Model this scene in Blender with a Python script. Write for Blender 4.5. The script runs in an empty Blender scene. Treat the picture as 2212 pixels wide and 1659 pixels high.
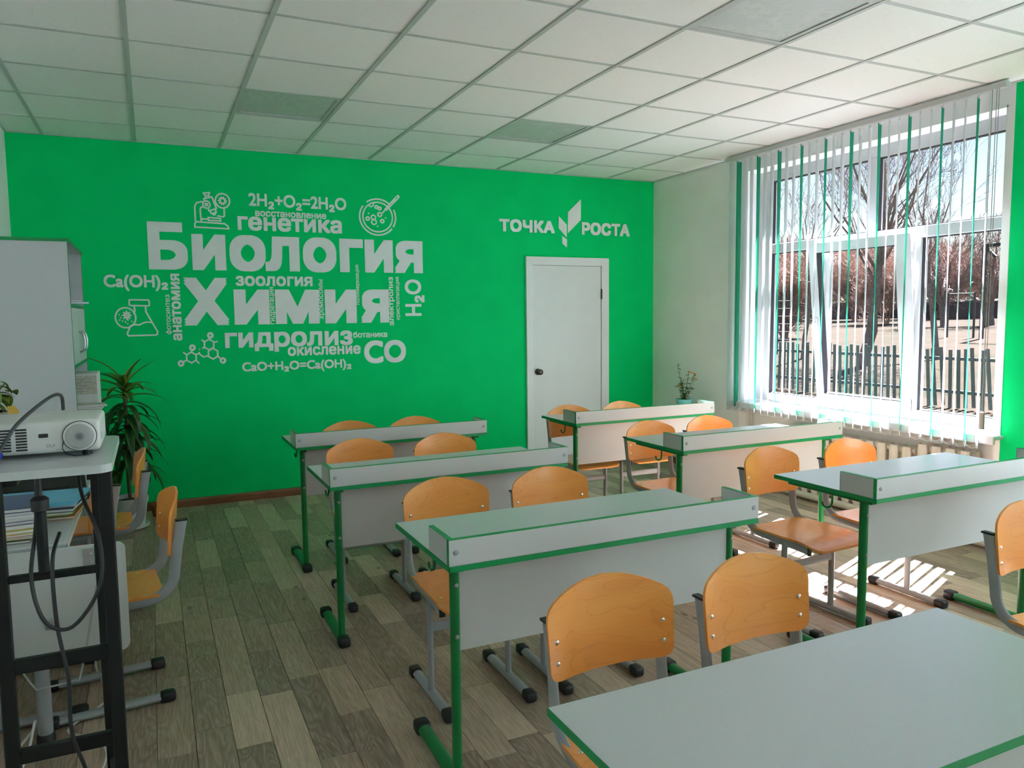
import bpy, bmesh, math, random
from mathutils import Vector, Matrix
PI = math.pi
S = bpy.context.scene
COL = S.collection
random.seed(7)

# ------------------------------------------------------------------ camera
CAM_POS = Vector((0.0415, -3.6378, 1.4924)); YAW, PITCH, ROLL, FPX = 0.4401, -0.0887, -0.0113, 1649.86
fw = Vector((math.sin(YAW)*math.cos(PITCH), math.cos(YAW)*math.cos(PITCH), math.sin(PITCH)))
r0 = Vector((math.cos(YAW), -math.sin(YAW), 0)); u0 = r0.cross(fw)
rt = math.cos(ROLL)*r0+math.sin(ROLL)*u0; up = -math.sin(ROLL)*r0+math.cos(ROLL)*u0
cd = bpy.data.cameras.new('camera'); cam = bpy.data.objects.new('camera', cd); COL.objects.link(cam)
mw = Matrix((rt, up, -fw)).transposed().to_4x4(); mw.translation = CAM_POS; cam.matrix_world = mw
cd.sensor_width = 36; cd.lens = FPX/2212*36; cd.clip_start = .05; cd.clip_end = 400
S.camera = cam
# ------------------------------------------------------------------ light
SUN_TRAVEL = Vector((-1, -.38, -1.40)).normalized()
wd = bpy.data.worlds.new('sky'); S.world = wd; wd.use_nodes = True
wn = wd.node_tree.nodes; wl = wd.node_tree.links
sky = wn.new('ShaderNodeTexSky'); sky.sky_type = 'NISHITA'; sky.sun_disc = False
sky.sun_elevation = math.asin(-SUN_TRAVEL.z); sky.sun_rotation = math.atan2(-SUN_TRAVEL.x, -SUN_TRAVEL.y)
sky.air_density = 1.0; sky.dust_density = .6; sky.ozone_density = 1.0
wn['Background'].inputs['Strength'].default_value = .12
wl.new(sky.outputs[0], wn['Background'].inputs['Color'])
sd = bpy.data.lights.new('sun', 'SUN'); sd.energy = 78.0; sd.angle = .0093; sd.color = (1.08, .98, 1.12)
sun = bpy.data.objects.new('sun', sd); COL.objects.link(sun)
sun.rotation_euler = SUN_TRAVEL.to_track_quat('-Z', 'Y').to_euler(); sun.location = (12, 4, 12)
vs = S.view_settings; vs.view_transform = 'Standard'; vs.look = 'None'; vs.gamma = 1; vs.use_curve_mapping = False
vs.exposure = 0.6
S.cycles.diffuse_bounces = 7; S.cycles.max_bounces = 16; S.cycles.transparent_max_bounces = 24
S.cycles.caustics_reflective = False; S.cycles.caustics_refractive = False

# ------------------------------------------------------------------ materials
def srgb(r, g, b): return tuple(((c/255)/12.92 if c/255 <= .04045 else ((c/255+.055)/1.055)**2.4) for c in (r, g, b))
class NT:
    def __init__(s, name):
        s.m = bpy.data.materials.new(name); s.m.use_nodes = True; s.t = s.m.node_tree
        s.b = s.t.nodes['Principled BSDF']; s.out = s.t.nodes['Material Output']
    def n(s, ty, **k):
        x = s.t.nodes.new('ShaderNode'+ty)
        for a, v in k.items(): setattr(x, a, v)
        return x
    def l(s, a, b): s.t.links.new(a, b)
    def coord(s, which='Object', scale=(1, 1, 1), loc=None):
        tc = s.n('TexCoord'); mp = s.n('Mapping'); mp.inputs['Scale'].default_value = scale
        s.l(tc.outputs[which], mp.inputs['Vector']); return mp.outputs[0]
    def noise(s, vec, scale, detail=3, rough=.5, dist=0):
        x = s.n('TexNoise'); x.inputs['Scale'].default_value = scale; x.inputs['Detail'].default_value = detail
        x.inputs['Roughness'].default_value = rough; x.inputs['Distortion'].default_value = dist
        if vec is not None: s.l(vec, x.inputs['Vector'])
        return x.outputs['Fac']
    def ramp(s, fac, stops):
        x = s.n('ValToRGB'); e = x.color_ramp.elements
        while len(e) < len(stops): e.new(.5)
        for i, (p, c) in enumerate(stops): e[i].position = p; e[i].color = tuple(c)+((1,) if len(c) == 3 else ())
        s.l(fac, x.inputs[0]); return x.outputs[0]
    def mix(s, fac, a, b, mode='MIX'):
        x = s.n('Mix'); x.data_type = 'RGBA'; x.blend_type = mode
        for sock, v in ((x.inputs[0], fac), (x.inputs[6], a), (x.inputs[7], b)):
            if hasattr(v, 'links'): s.l(v, sock)
            else: sock.default_value = v if isinstance(v, (int, float)) else tuple(v)+(1,)
        return x.outputs[2]
    def math(s, op, a, b=0):
        x = s.n('Math'); x.operation = op
        for i, v in enumerate((a, b)):
            if hasattr(v, 'links'): s.l(v, x.inputs[i])
            else: x.inputs[i].default_value = v
        return x.outputs[0]
    def color(s, v):
        if hasattr(v, 'links'): s.l(v, s.b.inputs['Base Color'])
        else: s.b.inputs['Base Color'].default_value = tuple(v)+(1,)
    def bump(s, h, strength=.2, dist=.002):
        x = s.n('Bump'); x.inputs['Strength'].default_value = strength; x.inputs['Distance'].default_value = dist
        s.l(h, x.inputs['Height']); s.l(x.outputs[0], s.b.inputs['Normal'])
    def set(s, rough=None, metal=None, spec=None, coat=None):
        if rough is not None: s.b.inputs['Roughness'].default_value = rough
        if metal is not None: s.b.inputs['Metallic'].default_value = metal
        if spec is not None: s.b.inputs['Specular IOR Level'].default_value = spec
        if coat is not None: s.b.inputs['Coat Weight'].default_value = coat; s.b.inputs['Coat Roughness'].default_value = .15
MATS = {}
def plain(name, col, rough=.5, metal=0, var=.06, scale=14, bump=0, bscale=200, spec=.5, coat=0):
    if name in MATS: return MATS[name]
    t = NT(name); v = t.coord('Object'); f = t.noise(v, scale, 4)
    c2 = tuple(max(0, min(1, c*(1+var))) for c in col); c1 = tuple(c*(1-var) for c in col)
    t.color(t.ramp(f, [(.3, c1), (.7, c2)])); t.set(rough, metal, spec, coat)
    if bump: t.bump(t.noise(v, bscale, 2), bump, .001)
    MATS[name] = t.m; return t.m
GREEN = (.006, .50, .115)
m_white_paint = plain('white_wall_paint', (.86, .86, .85), .8, var=.03, scale=3, bump=.15, bscale=90)
m_green_paint = plain('green_wall_paint', (.001, .68, .185), .65, var=.04, scale=4, bump=.25, bscale=120, spec=.06)
m_vinyl = plain('white_vinyl_lettering', (.88, .89, .89), .5, var=.02)
m_lam = plain('grey_white_laminate', (.56, .565, .56), .38, var=.03, scale=240, spec=.45)
m_lamtop = plain('grey_tabletop_laminate', (.52, .54, .55), .30, var=.03, scale=240, spec=.55)
m_gedge = plain('green_edge_banding', (.003, .29, .085), .4, var=.04)
m_gmetal = plain('green_powder_coated_steel', (.002, .20, .045), .35, var=.05)
m_grey = plain('grey_powder_coated_steel', (.34, .36, .38), .35, var=.05)
m_black = plain('black_plastic', (.012, .012, .014), .45)
m_bmetal = plain('black_powder_coated_steel', (.006, .007, .008), .45, spec=.3)
m_chrome = plain('chrome_rivet_metal', (.75, .74, .72), .22, 1)
m_steel = plain('galvanised_steel', (.5, .52, .52), .35, .9)
m_door = plain('white_door_enamel', (.80, .81, .81), .45, var=.02, scale=5)
m_doorf = plain('white_door_casing', (.84, .85, .85), .45, var=.02, scale=5)
m_knob = plain('dark_bronze_knob', (.10, .085, .07), .3, .9)
m_pvc = plain('white_window_plastic', (.54, .56, .57), .3, var=.02)
m_gasket = plain('dark_rubber_gasket', (.03, .03, .035), .6)
m_sill = plain('white_window_sill', (.62, .62, .63), .35, var=.02)
m_rad = plain('cream_radiator_enamel', (.60, .56, .48), .4, var=.08, scale=9)
m_white_pl = plain('white_plastic', (.75, .74, .72), .4, var=.03)
m_proj = plain('white_projector_shell', (.66, .65, .64), .42, var=.03)
m_pot = plain('white_plastic_pot', (.66, .68, .68), .4)
m_soil = plain('dark_soil', (.03, .02, .014), .9, var=.3, scale=60, bump=.6, bscale=80)
m_terra = plain('terracotta', (.32, .11, .05), .7, var=.15, scale=30)
m_turq = plain('turquoise_plastic', (.18, .58, .55), .35)
m_paper = plain('white_paper', (.72, .72, .70), .7, var=.04)
m_blue = plain('blue_plastic_plug', (.02, .05, .42), .4)
m_cab = plain('pale_grey_cabinet_board', (.56, .58, .60), .42, var=.03, scale=220)
m_bark = plain('dark_tree_bark', (0.1400, 0.1121, 0.1049), .9, var=.35, scale=9, bump=.5, bscale=25)
m_twig = plain('brown_grey_twigs', (0.1694, 0.1292, 0.1145), .9, var=.3, scale=3)
m_shrub = plain('russet_bare_shrub_twigs', (0.2413, 0.1676, 0.1333), .9, var=.35, scale=2)
m_wire = plain('white_cable', (.6, .6, .58), .45)
m_bronze = m_knob

def wood_mat(name, base, dark, hi):
    t = NT(name); oi = t.n('ObjectInfo'); tc = t.n('TexCoord')
    add = t.n('VectorMath', operation='ADD'); sc = t.n('VectorMath', operation='SCALE')
    cmb = t.n('CombineXYZ'); t.l(oi.outputs['Random'], cmb.inputs[0]); t.l(oi.outputs['Random'], cmb.inputs[2])
    t.l(cmb.outputs[0], sc.inputs[0]); sc.inputs['Scale'].default_value = 7
    t.l(tc.outputs['Object'], add.inputs[0]); t.l(sc.outputs[0], add.inputs[1])
    mp = t.n('Mapping'); mp.inputs['Scale'].default_value = (2.2, 2.2, 6.5); t.l(add.outputs[0], mp.inputs[0])
    big = t.noise(mp.outputs[0], 1.3, 2, .45, .6)
    rings = t.math('FRACT', t.math('MULTIPLY', big, 11)); line = t.ramp(rings, [(0, (1, 1, 1)), (.10, (0, 0, 0)), (.9, (0, 0, 0)), (1, (.7, .7, .7))])
    mp2 = t.n('Mapping'); mp2.inputs['Scale'].default_value = (6, 60, 120); t.l(add.outputs[0], mp2.inputs[0])
    fine = t.noise(mp2.outputs[0], 2.0, 3)
    c = t.ramp(big, [(.3, base), (.7, hi)])
    c = t.mix(t.math('MULTIPLY', line, .22), c, dark)
    c = t.mix(t.math('MULTIPLY', fine, .22), c, dark)
    t.color(c); t.set(.33, coat=.35); return t.m
m_wood = wood_mat('lacquered_birch_plywood', (.90, .325, .060), (.45, .13, .024), (.96, .41, .09))
m_ply = plain('plywood_edge', (.33, .13, .035), .5, var=.3, scale=60)
m_skirt = wood_mat('brown_skirting_wood', (.20, .075, .033), (.06, .02, .009), (.28, .11, .05))

def plank_mat():
    t = NT('oak_laminate_planks'); g = t.n('NewGeometry'); oi = t.n('ObjectInfo')
    rnd = t.math('FRACT', t.math('ADD', t.math('MULTIPLY', oi.outputs['Random'], 3.71), t.math('MULTIPLY', g.outputs['Random Per Island'], 5.3)))
    cmb = t.n('CombineXYZ'); t.l(t.math('MULTIPLY', rnd, 37), cmb.inputs[2]); t.l(t.math('MULTIPLY', rnd, 11), cmb.inputs[0])
    add = t.n('VectorMath', operation='ADD'); t.l(g.outputs['Position'], add.inputs[0]); t.l(cmb.outputs[0], add.inputs[1])
    mp = t.n('Mapping'); mp.inputs['Scale'].default_value = (9.0, 1.8, 1); t.l(add.outputs[0], mp.inputs[0])
    big = t.noise(mp.outputs[0], 1.0, 2, .5, .5)
    rings = t.math('FRACT', t.math('MULTIPLY', big, 15))
    rl = t.ramp(rings, [(0, (0, 0, 0)), (.5, (1, 1, 1)), (1, (0, 0, 0))])
    mp2 = t.n('Mapping'); mp2.inputs['Scale'].default_value = (170, 7, 1); t.l(add.outputs[0], mp2.inputs[0])
    fine = t.noise(mp2.outputs[0], 1.0, 4, .65)
    base = t.ramp(rnd, [(0, (.23, .17, .12)), (.35, (.335, .25, .175)), (.65, (.45, .34, .24)), (1, (.62, .48, .345))])
    c = t.mix(t.math('MULTIPLY', rl, .55), base, t.mix(.6, base, (.72, .60, .48)))
    c = t.mix(t.ramp(fine, [(.38, (.62, .62, .62)), (.6, (0, 0, 0))]), c, t.mix(.5, base, (.05, .036, .025)))
    knots = t.n('TexVoronoi'); knots.inputs['Scale'].default_value = 1.0
    mp3 = t.n('Mapping'); mp3.inputs['Scale'].default_value = (6, 3, 1); t.l(add.outputs[0], mp3.inputs[0]); t.l(mp3.outputs[0], knots.inputs['Vector'])
    c = t.mix(t.ramp(knots.outputs['Distance'], [(.03, (.75, .75, .75)), (.10, (0, 0, 0))]), c, (.04, .03, .02))
    t.color(c); t.set(.42, spec=.45); t.bump(fine, .12, .001); return t.m
m_plank = plank_mat()

def tile_mat():
    t = NT('mineral_fibre_ceiling_tile'); g = t.n('NewGeometry')
    v = t.n('TexVoronoi'); v.inputs['Scale'].default_value = 55; t.l(g.outputs['Position'], v.inputs['Vector'])
    n2 = t.noise(g.outputs['Position'], 190, 2)
    dots = t.ramp(v.outputs['Distance'], [(.10, (.6, .6, .6)), (.17, (0, 0, 0))])
    mask = t.math('GREATER_THAN', t.noise(g.outputs['Position'], 34, 2), .50)
    f = t.math('MULTIPLY', dots, mask)
    oi = t.n('ObjectInfo'); base = t.ramp(oi.outputs['Random'], [(0, (.86, .855, .85)), (1, (.90, .895, .89))])
    c = t.mix(f, base, (.45, .44, .42)); t.color(c); t.set(.85, spec=.2)
    t.bump(n2, .25, .001); return t.m
m_tile = tile_mat()
m_tbar = plain('ceiling_grid_bar_white', (.50, .52, .51), .45, var=.03)

def diffuser_mat():
    t = NT('prismatic_light_diffuser'); g = t.n('NewGeometry')
    mp = t.n('Mapping'); mp.inputs['Scale'].default_value = (1, 1, 1); t.l(g.outputs['Position'], mp.inputs[0])
    w = t.n('TexWave'); w.bands_direction = 'Y'; w.inputs['Scale'].default_value = 32; t.l(mp.outputs[0], w.inputs['Vector'])
    st = t.noise(g.outputs['Position'], 6, 5, .6, .8)
    stain = t.ramp(st, [(.47, (.52, .55, .54)), (.53, (.60, .61, .57)), (.58, (.50, .53, .52))])
    t.color(t.mix(t.math('MULTIPLY', w.outputs['Fac'], .25), stain, (.36, .40, .40))); t.set(.35, spec=.6); t.bump(w.outputs['Fac'], .4, .002); return t.m
m_diff = diffuser_mat()

def fabric_mat(name, col):
    t = NT(name); v = t.coord('Object', (1, 1, 1)); n = t.noise(v, 130, 2)
    d = t.n('BsdfDiffuse'); tr = t.n('BsdfTranslucent'); mx = t.n('MixShader'); mx.inputs[0].default_value = .66
    c = t.ramp(n, [(.3, tuple(x*.92 for x in col)), (.7, col)])
    t.l(c, d.inputs[0]); t.l(c, tr.inputs[0]); t.l(d.outputs[0], mx.inputs[1]); t.l(tr.outputs[0], mx.inputs[2]); t.l(mx.outputs[0], t.out.inputs[0]); return t.m
m_slatw = fabric_mat('white_blind_fabric', (.82, .825, .855)); m_slatg = fabric_mat('green_blind_fabric', (.045, .40, .24))

def glass_mat(name, dust=.05, tint=(.96, .98, .98), dusty=True):
    t = NT(name); tr = t.n('BsdfTransparent'); tr.inputs[0].default_value = tint+(1,)
    gl = t.n('BsdfGlossy'); gl.inputs['Roughness'].default_value = .03
    ge = t.n('NewGeometry'); dt = t.n('VectorMath', operation='DOT_PRODUCT'); t.l(ge.outputs['Normal'], dt.inputs[0]); t.l(ge.outputs['Incoming'], dt.inputs[1])
    fr = t.math('ADD', t.math('MULTIPLY', t.math('POWER', t.math('SUBTRACT', 1, t.math('ABSOLUTE', dt.outputs['Value'])), 5), .2), .002); mx = t.n('MixShader')
    t.l(fr, mx.inputs[0]); t.l(tr.outputs[0], mx.inputs[1]); t.l(gl.outputs[0], mx.inputs[2])
    if dusty:
        g = t.n('NewGeometry'); n = t.noise(g.outputs['Position'], 2.2, 4, .55)
        sp = t.n('SeparateXYZ'); t.l(g.outputs['Position'], sp.inputs[0])
        low = t.n('MapRange'); low.inputs[1].default_value = .75; low.inputs[2].default_value = 1.9; low.inputs[3].default_value = 1.0; low.inputs[4].default_value = .15
        t.l(sp.outputs[2], low.inputs[0])
        f = t.math('MULTIPLY', t.math('MULTIPLY', t.ramp(n, [(.38, (.12, .12, .12)), (.68, (1, 1, 1))]), low.outputs[0]), dust)
        d = t.n('BsdfTranslucent'); d.inputs[0].default_value = (.8, .8, .82, 1)
        m2 = t.n('MixShader'); t.l(f, m2.inputs[0]); t.l(mx.outputs[0], m2.inputs[1]); t.l(d.outputs[0], m2.inputs[2]); t.l(m2.outputs[0], t.out.inputs[0])
    else: t.l(mx.outputs[0], t.out.inputs[0])
    return t.m
m_glass = glass_mat('dusty_window_glass', .002); m_cglass = glass_mat('clear_drinking_glass', dusty=False)

def leaf_mat(name, mid, edge, halfw):
    t = NT(name); tc = t.n('TexCoord'); sp = t.n('SeparateXYZ'); t.l(tc.outputs['Object'], sp.inputs[0])
    a = t.math('DIVIDE', t.math('ABSOLUTE', sp.outputs[0]), halfw)
    n = t.noise(t.coord('Object', (60, 4, 60)), 1.0, 2)
    c = t.ramp(t.math('ADD', a, t.math('MULTIPLY', n, .2)), [(.35, mid), (.62, edge)])
    t.color(c); t.set(.38, spec=.5); return t.m
m_leafd = leaf_mat('dark_green_striped_leaf', (.012, .055, .012), (.045, .14, .022), .034)
m_leafy = leaf_mat('yellow_margined_leaf', (.03, .12, .015), (.30, .34, .035), .034)
m_leafs = plain('yellow_green_small_leaf', (.16, .24, .03), .5, var=.4, scale=25)
m_leafo = plain('yellow_dying_leaf', (.50, .30, .02), .5, var=.2)
m_leafg = plain('fresh_green_leaf', (.10, .20, .03), .5, var=.4, scale=25)
m_flower = plain('orange_flower_petal', (.75, .26, .05), .5, var=.2)
m_stem = plain('brown_plant_stem', (.16, .12, .06), .8, var=.2)

def ground_mat():
    t = NT('dry_spring_grass_ground'); g = t.n('NewGeometry')
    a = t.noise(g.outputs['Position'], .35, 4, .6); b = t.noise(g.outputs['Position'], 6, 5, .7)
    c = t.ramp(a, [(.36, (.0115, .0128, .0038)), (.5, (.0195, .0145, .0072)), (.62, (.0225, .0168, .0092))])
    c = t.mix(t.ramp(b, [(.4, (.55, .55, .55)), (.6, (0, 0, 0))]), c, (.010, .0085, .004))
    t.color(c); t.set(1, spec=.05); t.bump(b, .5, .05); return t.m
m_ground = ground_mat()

# ------------------------------------------------------------------ mesh helpers
class MB:
    def __init__(s): s.v = []; s.f = []
    def add(s, vs, fs):
        o = len(s.v); s.v += [tuple(v) for v in vs]; s.f += [tuple(i+o for i in f) for f in fs]; return s
    def box(s, c, d, rot=None):
        x, y, z = (q/2 for q in d); vs = [Vector((sx*x, sy*y, sz*z)) for sz in (-1, 1) for sy in (-1, 1) for sx in (-1, 1)]
        if rot is not None: vs = [rot @ v for v in vs]
        c = Vector(c)
        return s.add([v+c for v in vs], [(0, 2, 3, 1), (4, 5, 7, 6), (0, 1, 5, 4), (2, 6, 7, 3), (0, 4, 6, 2), (1, 3, 7, 5)])
    def bb(s, x0, x1, y0, y1, z0, z1): return s.box(((x0+x1)/2, (y0+y1)/2, (z0+z1)/2), (x1-x0, y1-y0, z1-z0))
    def rbox(s, c, d, r=.004, seg=2, rot=None):
        bm = bmesh.new(); bmesh.ops.create_cube(bm, size=1)
        for v in bm.verts: v.co = Vector((v.co.x*d[0], v.co.y*d[1], v.co.z*d[2]))
        bmesh.ops.bevel(bm, geom=bm.edges[:], offset=min(r, min(d)*.49), segments=seg, affect='EDGES', profile=.5)
        bm.verts.index_update(); c = Vector(c)
        s.add([((rot @ v.co) if rot is not None else v.co)+c for v in bm.verts], [[v.index for v in f.verts] for f in bm.faces]); bm.free(); return s
    def tube(s, pts, r, n=8, r2=None, cap=True, side=None):
        """tube along pts; r scalar/list; r2 = other half axis (oval); side = preferred direction of the r axis"""
        pts = [Vector(p) for p in pts]; m = len(pts); rs = r if isinstance(r, (list, tuple)) else [r]*m
        r2s = r2 if isinstance(r2, (list, tuple)) else [r2]*m
        vs = []; nrm = None
        for i, p in enumerate(pts):
            t = (pts[min(i+1, m-1)]-pts[max(i-1, 0)]).normalized()
            if side is not None: a = Vector(side); nrm = (a-t*a.dot(t)).normalized()
            elif nrm is None:
                a = Vector((0, 0, 1)) if abs(t.z) < .9 else Vector((1, 0, 0)); nrm = (a-t*a.dot(t)).normalized()
            else: nrm = (nrm-t*nrm.dot(t)).normalized()
            bn = t.cross(nrm); q = r2s[i] if r2s[i] is not None else rs[i]
            for k in range(n):
                an = 2*PI*k/n; vs.append(p+nrm*(math.cos(an)*rs[i])+bn*(math.sin(an)*q))
        fs = [(i*n+k, i*n+(k+1) % n, (i+1)*n+(k+1) % n, (i+1)*n+k) for i in range(m-1) for k in range(n)]
        if cap: fs += [tuple(range(n-1, -1, -1)), tuple((m-1)*n+k for k in range(n))]
        return s.add(vs, fs)
    def lathe(s, prof, n=24, c=(0, 0, 0), axis='z'):
        vs = []
        for r, z in prof:
            for k in range(n):
                a = 2*PI*k/n; p = (r*math.cos(a), r*math.sin(a), z)
                if axis == 'y': p = (p[0], -p[2], p[1])
                if axis == 'x': p = (p[2], p[0], p[1])
                vs.append((p[0]+c[0], p[1]+c[1], p[2]+c[2]))
        m = len(prof)
        fs = [(i*n+k, i*n+(k+1) % n, (i+1)*n+(k+1) % n, (i+1)*n+k) for i in range(m-1) for k in range(n)]
        fs += [tuple(range(n-1, -1, -1)), tuple((m-1)*n+k for k in range(n))]
        return s.add(vs, fs)
    def prism(s, poly, f, th):
        """poly list of (u,v); f(u,v,w)->xyz; extruded w from 0 to th"""
        n = len(poly); vs = [f(u, v, 0) for u, v in poly]+[f(u, v, th) for u, v in poly]
        return s.add(vs, [tuple(range(n-1, -1, -1)), tuple(range(n, 2*n))]+[(i, (i+1) % n, n+(i+1) % n, n+i) for i in range(n)])
    def mesh(s, name, smooth=False, ang=.6):
        me = bpy.data.meshes.new(name); me.from_pydata(s.v, [], s.f)
        bm = bmesh.new(); bm.from_mesh(me); bmesh.ops.recalc_face_normals(bm, faces=bm.faces[:]); bm.to_mesh(me); bm.free()
        if smooth:
            for p in me.polygons: p.use_smooth = True
            me.set_sharp_from_angle(angle=ang)
        return me
def link(name, data, parent=None, loc=(0, 0, 0), rot=(0, 0, 0)):
    o = bpy.data.objects.new(name, data); COL.objects.link(o); o.parent = parent; o.location = loc; o.rotation_euler = rot; return o
def obj(name, mb, mat, parent=None, smooth=False, loc=(0, 0, 0), rot=(0, 0, 0), ang=.6):
    me = mb if isinstance(mb, bpy.types.Mesh) else mb.mesh(name, smooth, ang)
    if mat is not None and not me.materials: me.materials.append(mat)
    return link(name, me, parent, loc, rot)
def tag(o, label, cat, group=None):
    o['label'] = label; o['category'] = cat
    if group: o['group'] = group
    return o
def thing(name, label, cat, loc=(0, 0, 0), rz=0, group=None): return tag(link(name, None, None, loc, (0, 0, rz)), label, cat, group)
def struct(o): o['kind'] = 'structure'; return o
def copy_tree(root, loc, rz, label, parent=None):
    def cp(o, par):
        c = o.copy(); COL.objects.link(c); c.parent = par
        for ch in o.children: cp(ch, c)
        return c
    r = cp(root, parent); r.location = loc; r.rotation_euler = (0, 0, rz); r['label'] = label; return r
def arc(cx, cy, r, a0, a1, n): return [(cx+r*math.cos(a0+(a1-a0)*i/n), cy+r*math.sin(a0+(a1-a0)*i/n)) for i in range(n+1)]

# ------------------------------------------------------------------ room shell
XL, XR, YW, YB, ZC = -.8325, 4.754, 2.922, -8.0, 2.838
WIN = [(-.66, 1.62), (-3.86, -1.58), (-7.06, -4.78)]           # right-wall window openings; last two unseen, added to brighten the room
SZ, LZ = .70, 2.72                              # sill underside / lintel
XO = 5.08                                       # outer face of the right wall
floor = struct(obj('floor', MB().bb(XL-.1, XR+.2, YB-.1, YW+.1, -.08, -.004), plain('dark_joint_underlay', (.035, .028, .02), .8)))
# planks
PW = .1245; planks = []; rr = random.Random(3)
i0 = int(math.floor((XL-.117)/PW))
for i in range(i0, int((XR+.13-.117)/PW)+1):
    x0 = max(XL, .117+i*PW); x1 = min(XR+.12, .117+(i+1)*PW)
    if x1-x0 < .01: continue
    y = YW-rr.random()*.6
    planks.append((x0, x1, y, YW)); L = 0
    while y > YB:
        L = rr.choice((.42, .64, .64, .86)); y2 = max(YB, y-L); planks.append((x0, x1, y2, y)); y = y2
def seen(p):
    d = Vector(p)-CAM_POS; z = d.dot(fw)
    if z < .3: return False
    return abs(d.dot(rt)/z*FPX) < 1200 and abs(d.dot(up)/z*FPX) < 940
def plank_mesh(mb, x0, x1, y0, y1, ox=0, oy=0):
    g, c, h = .0006, .0014, .004; a = []
    for e, z in ((g, -h), (g, -c), (g+c, 0)):
        a += [(x0+e-ox, y0+e-oy, z), (x1-e-ox, y0+e-oy, z), (x1-e-ox, y1-e-oy, z), (x0+e-ox, y1-e-oy, z)]
    mb.add(a, [(8, 9, 10, 11)]+[(4*k+j, 4*k+(j+1) % 4, 4*k+4+(j+1) % 4, 4*k+4+j) for k in (0, 1) for j in range(4)])
vis = sorted([p for p in planks if seen(((p[0]+p[1])/2, (p[2]+p[3])/2, 0))], key=lambda p: ((p[0]+p[1])/2-CAM_POS.x)**2+((p[2]+p[3])/2-CAM_POS.y)**2)
near = set(vis[:300]); cache = {}; rest = MB()
for p in planks:
    if p in near:
        k = (round(p[1]-p[0], 3), round(p[3]-p[2], 3))
        if k not in cache:
            mb = MB(); plank_mesh(mb, -k[0]/2, k[0]/2, -k[1]/2, k[1]/2); cache[k] = mb.mesh('plank'); cache[k].materials.append(m_plank)
        link('plank', cache[k], floor, ((p[0]+p[1])/2, (p[2]+p[3])/2, 0))
    else: plank_mesh(rest, *p)
ro = obj('plank_field', rest, m_plank, floor); ro['kind'] = 'stuff'

# walls
def wall(name, mb, mat): return struct(obj(name, mb, mat))
wb = wall('wall_back', MB().bb(XL-.15, XR+.33, YW, YW+.15, 0, ZC+.15), m_green_paint)
wall('wall_left', MB().bb(XL-.15, XL, YB-.15, YW, 0, ZC+.15), m_white_paint)
wall('wall_front', MB().bb(XL-.15, XR+.33, YB-.15, YB, 0, ZC+.15), m_white_paint)
mb = MB(); mg = MB(); NI = XR+.11                # niche depth under the sill
mb.bb(XR, XO, WIN[0][1], YW, 0, ZC+.15)          # white pier next to the green wall
lin = MB().bb(XR, XO, WIN[0][0], WIN[0][1], LZ, ZC+.15); wall('wall_right_lintel', lin, m_white_paint)
wall('wall_right_niche', MB().bb(NI, XO, WIN[0][0], WIN[0][1], 0, SZ), m_white_paint)
mg.bb(XR, XO, WIN[1][1], WIN[0][0]-.04, 0, ZC+.15); mg.bb(XR, XO, WIN[2][1], WIN[1][0], 0, ZC+.15); mg.bb(XR, XO, YB, WIN[2][0], 0, ZC+.15)
mr = MB()
for w_ in WIN[1:]: mr.bb(XR, XO, w_[0], w_[1], LZ, ZC+.15); mr.bb(XR, XO, w_[0], w_[1], 0, SZ)
wall('wall_right', mb, m_white_paint)
wall('wall_right_rear', mr, m_white_paint)
wall('wall_right_pier', mg, m_green_paint)
trim = struct(obj('trim_1', MB().bb(XR-.004, XO, WIN[0][0]-.04, WIN[0][0], 0, ZC+.15), m_white_paint))
wood = m_skirt
struct(obj('baseboard_back', MB().add(*(lambda p: ([(x, YW-d, z) for x in (XL, 3.27) for d, z in p], [(0, 1, 2, 3, 4), (9, 8, 7, 6, 5)]+[(i, 5+i, 5+(i+1) % 5, (i+1) % 5) for i in range(5)]))([(0, 0), (.016, 0), (.016, .05), (.010, .062), (0, .066)])), wood))
struct(obj('baseboard_back_corner', MB().bb(4.21, XR, YW-.014, YW, 0, .064), wood))
struct(obj('baseboard_right', MB().bb(XR-.014, XR, WIN[0][1], YW-.014, 0, .064), wood))
struct(obj('baseboard_right_pier', MB().bb(XR-.014, XR, WIN[1][1], WIN[0][0]-.04, 0, .064), wood))
struct(obj('baseboard_left', MB().bb(XL, XL+.014, YB, YW-.016, 0, .064), wood))

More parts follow.
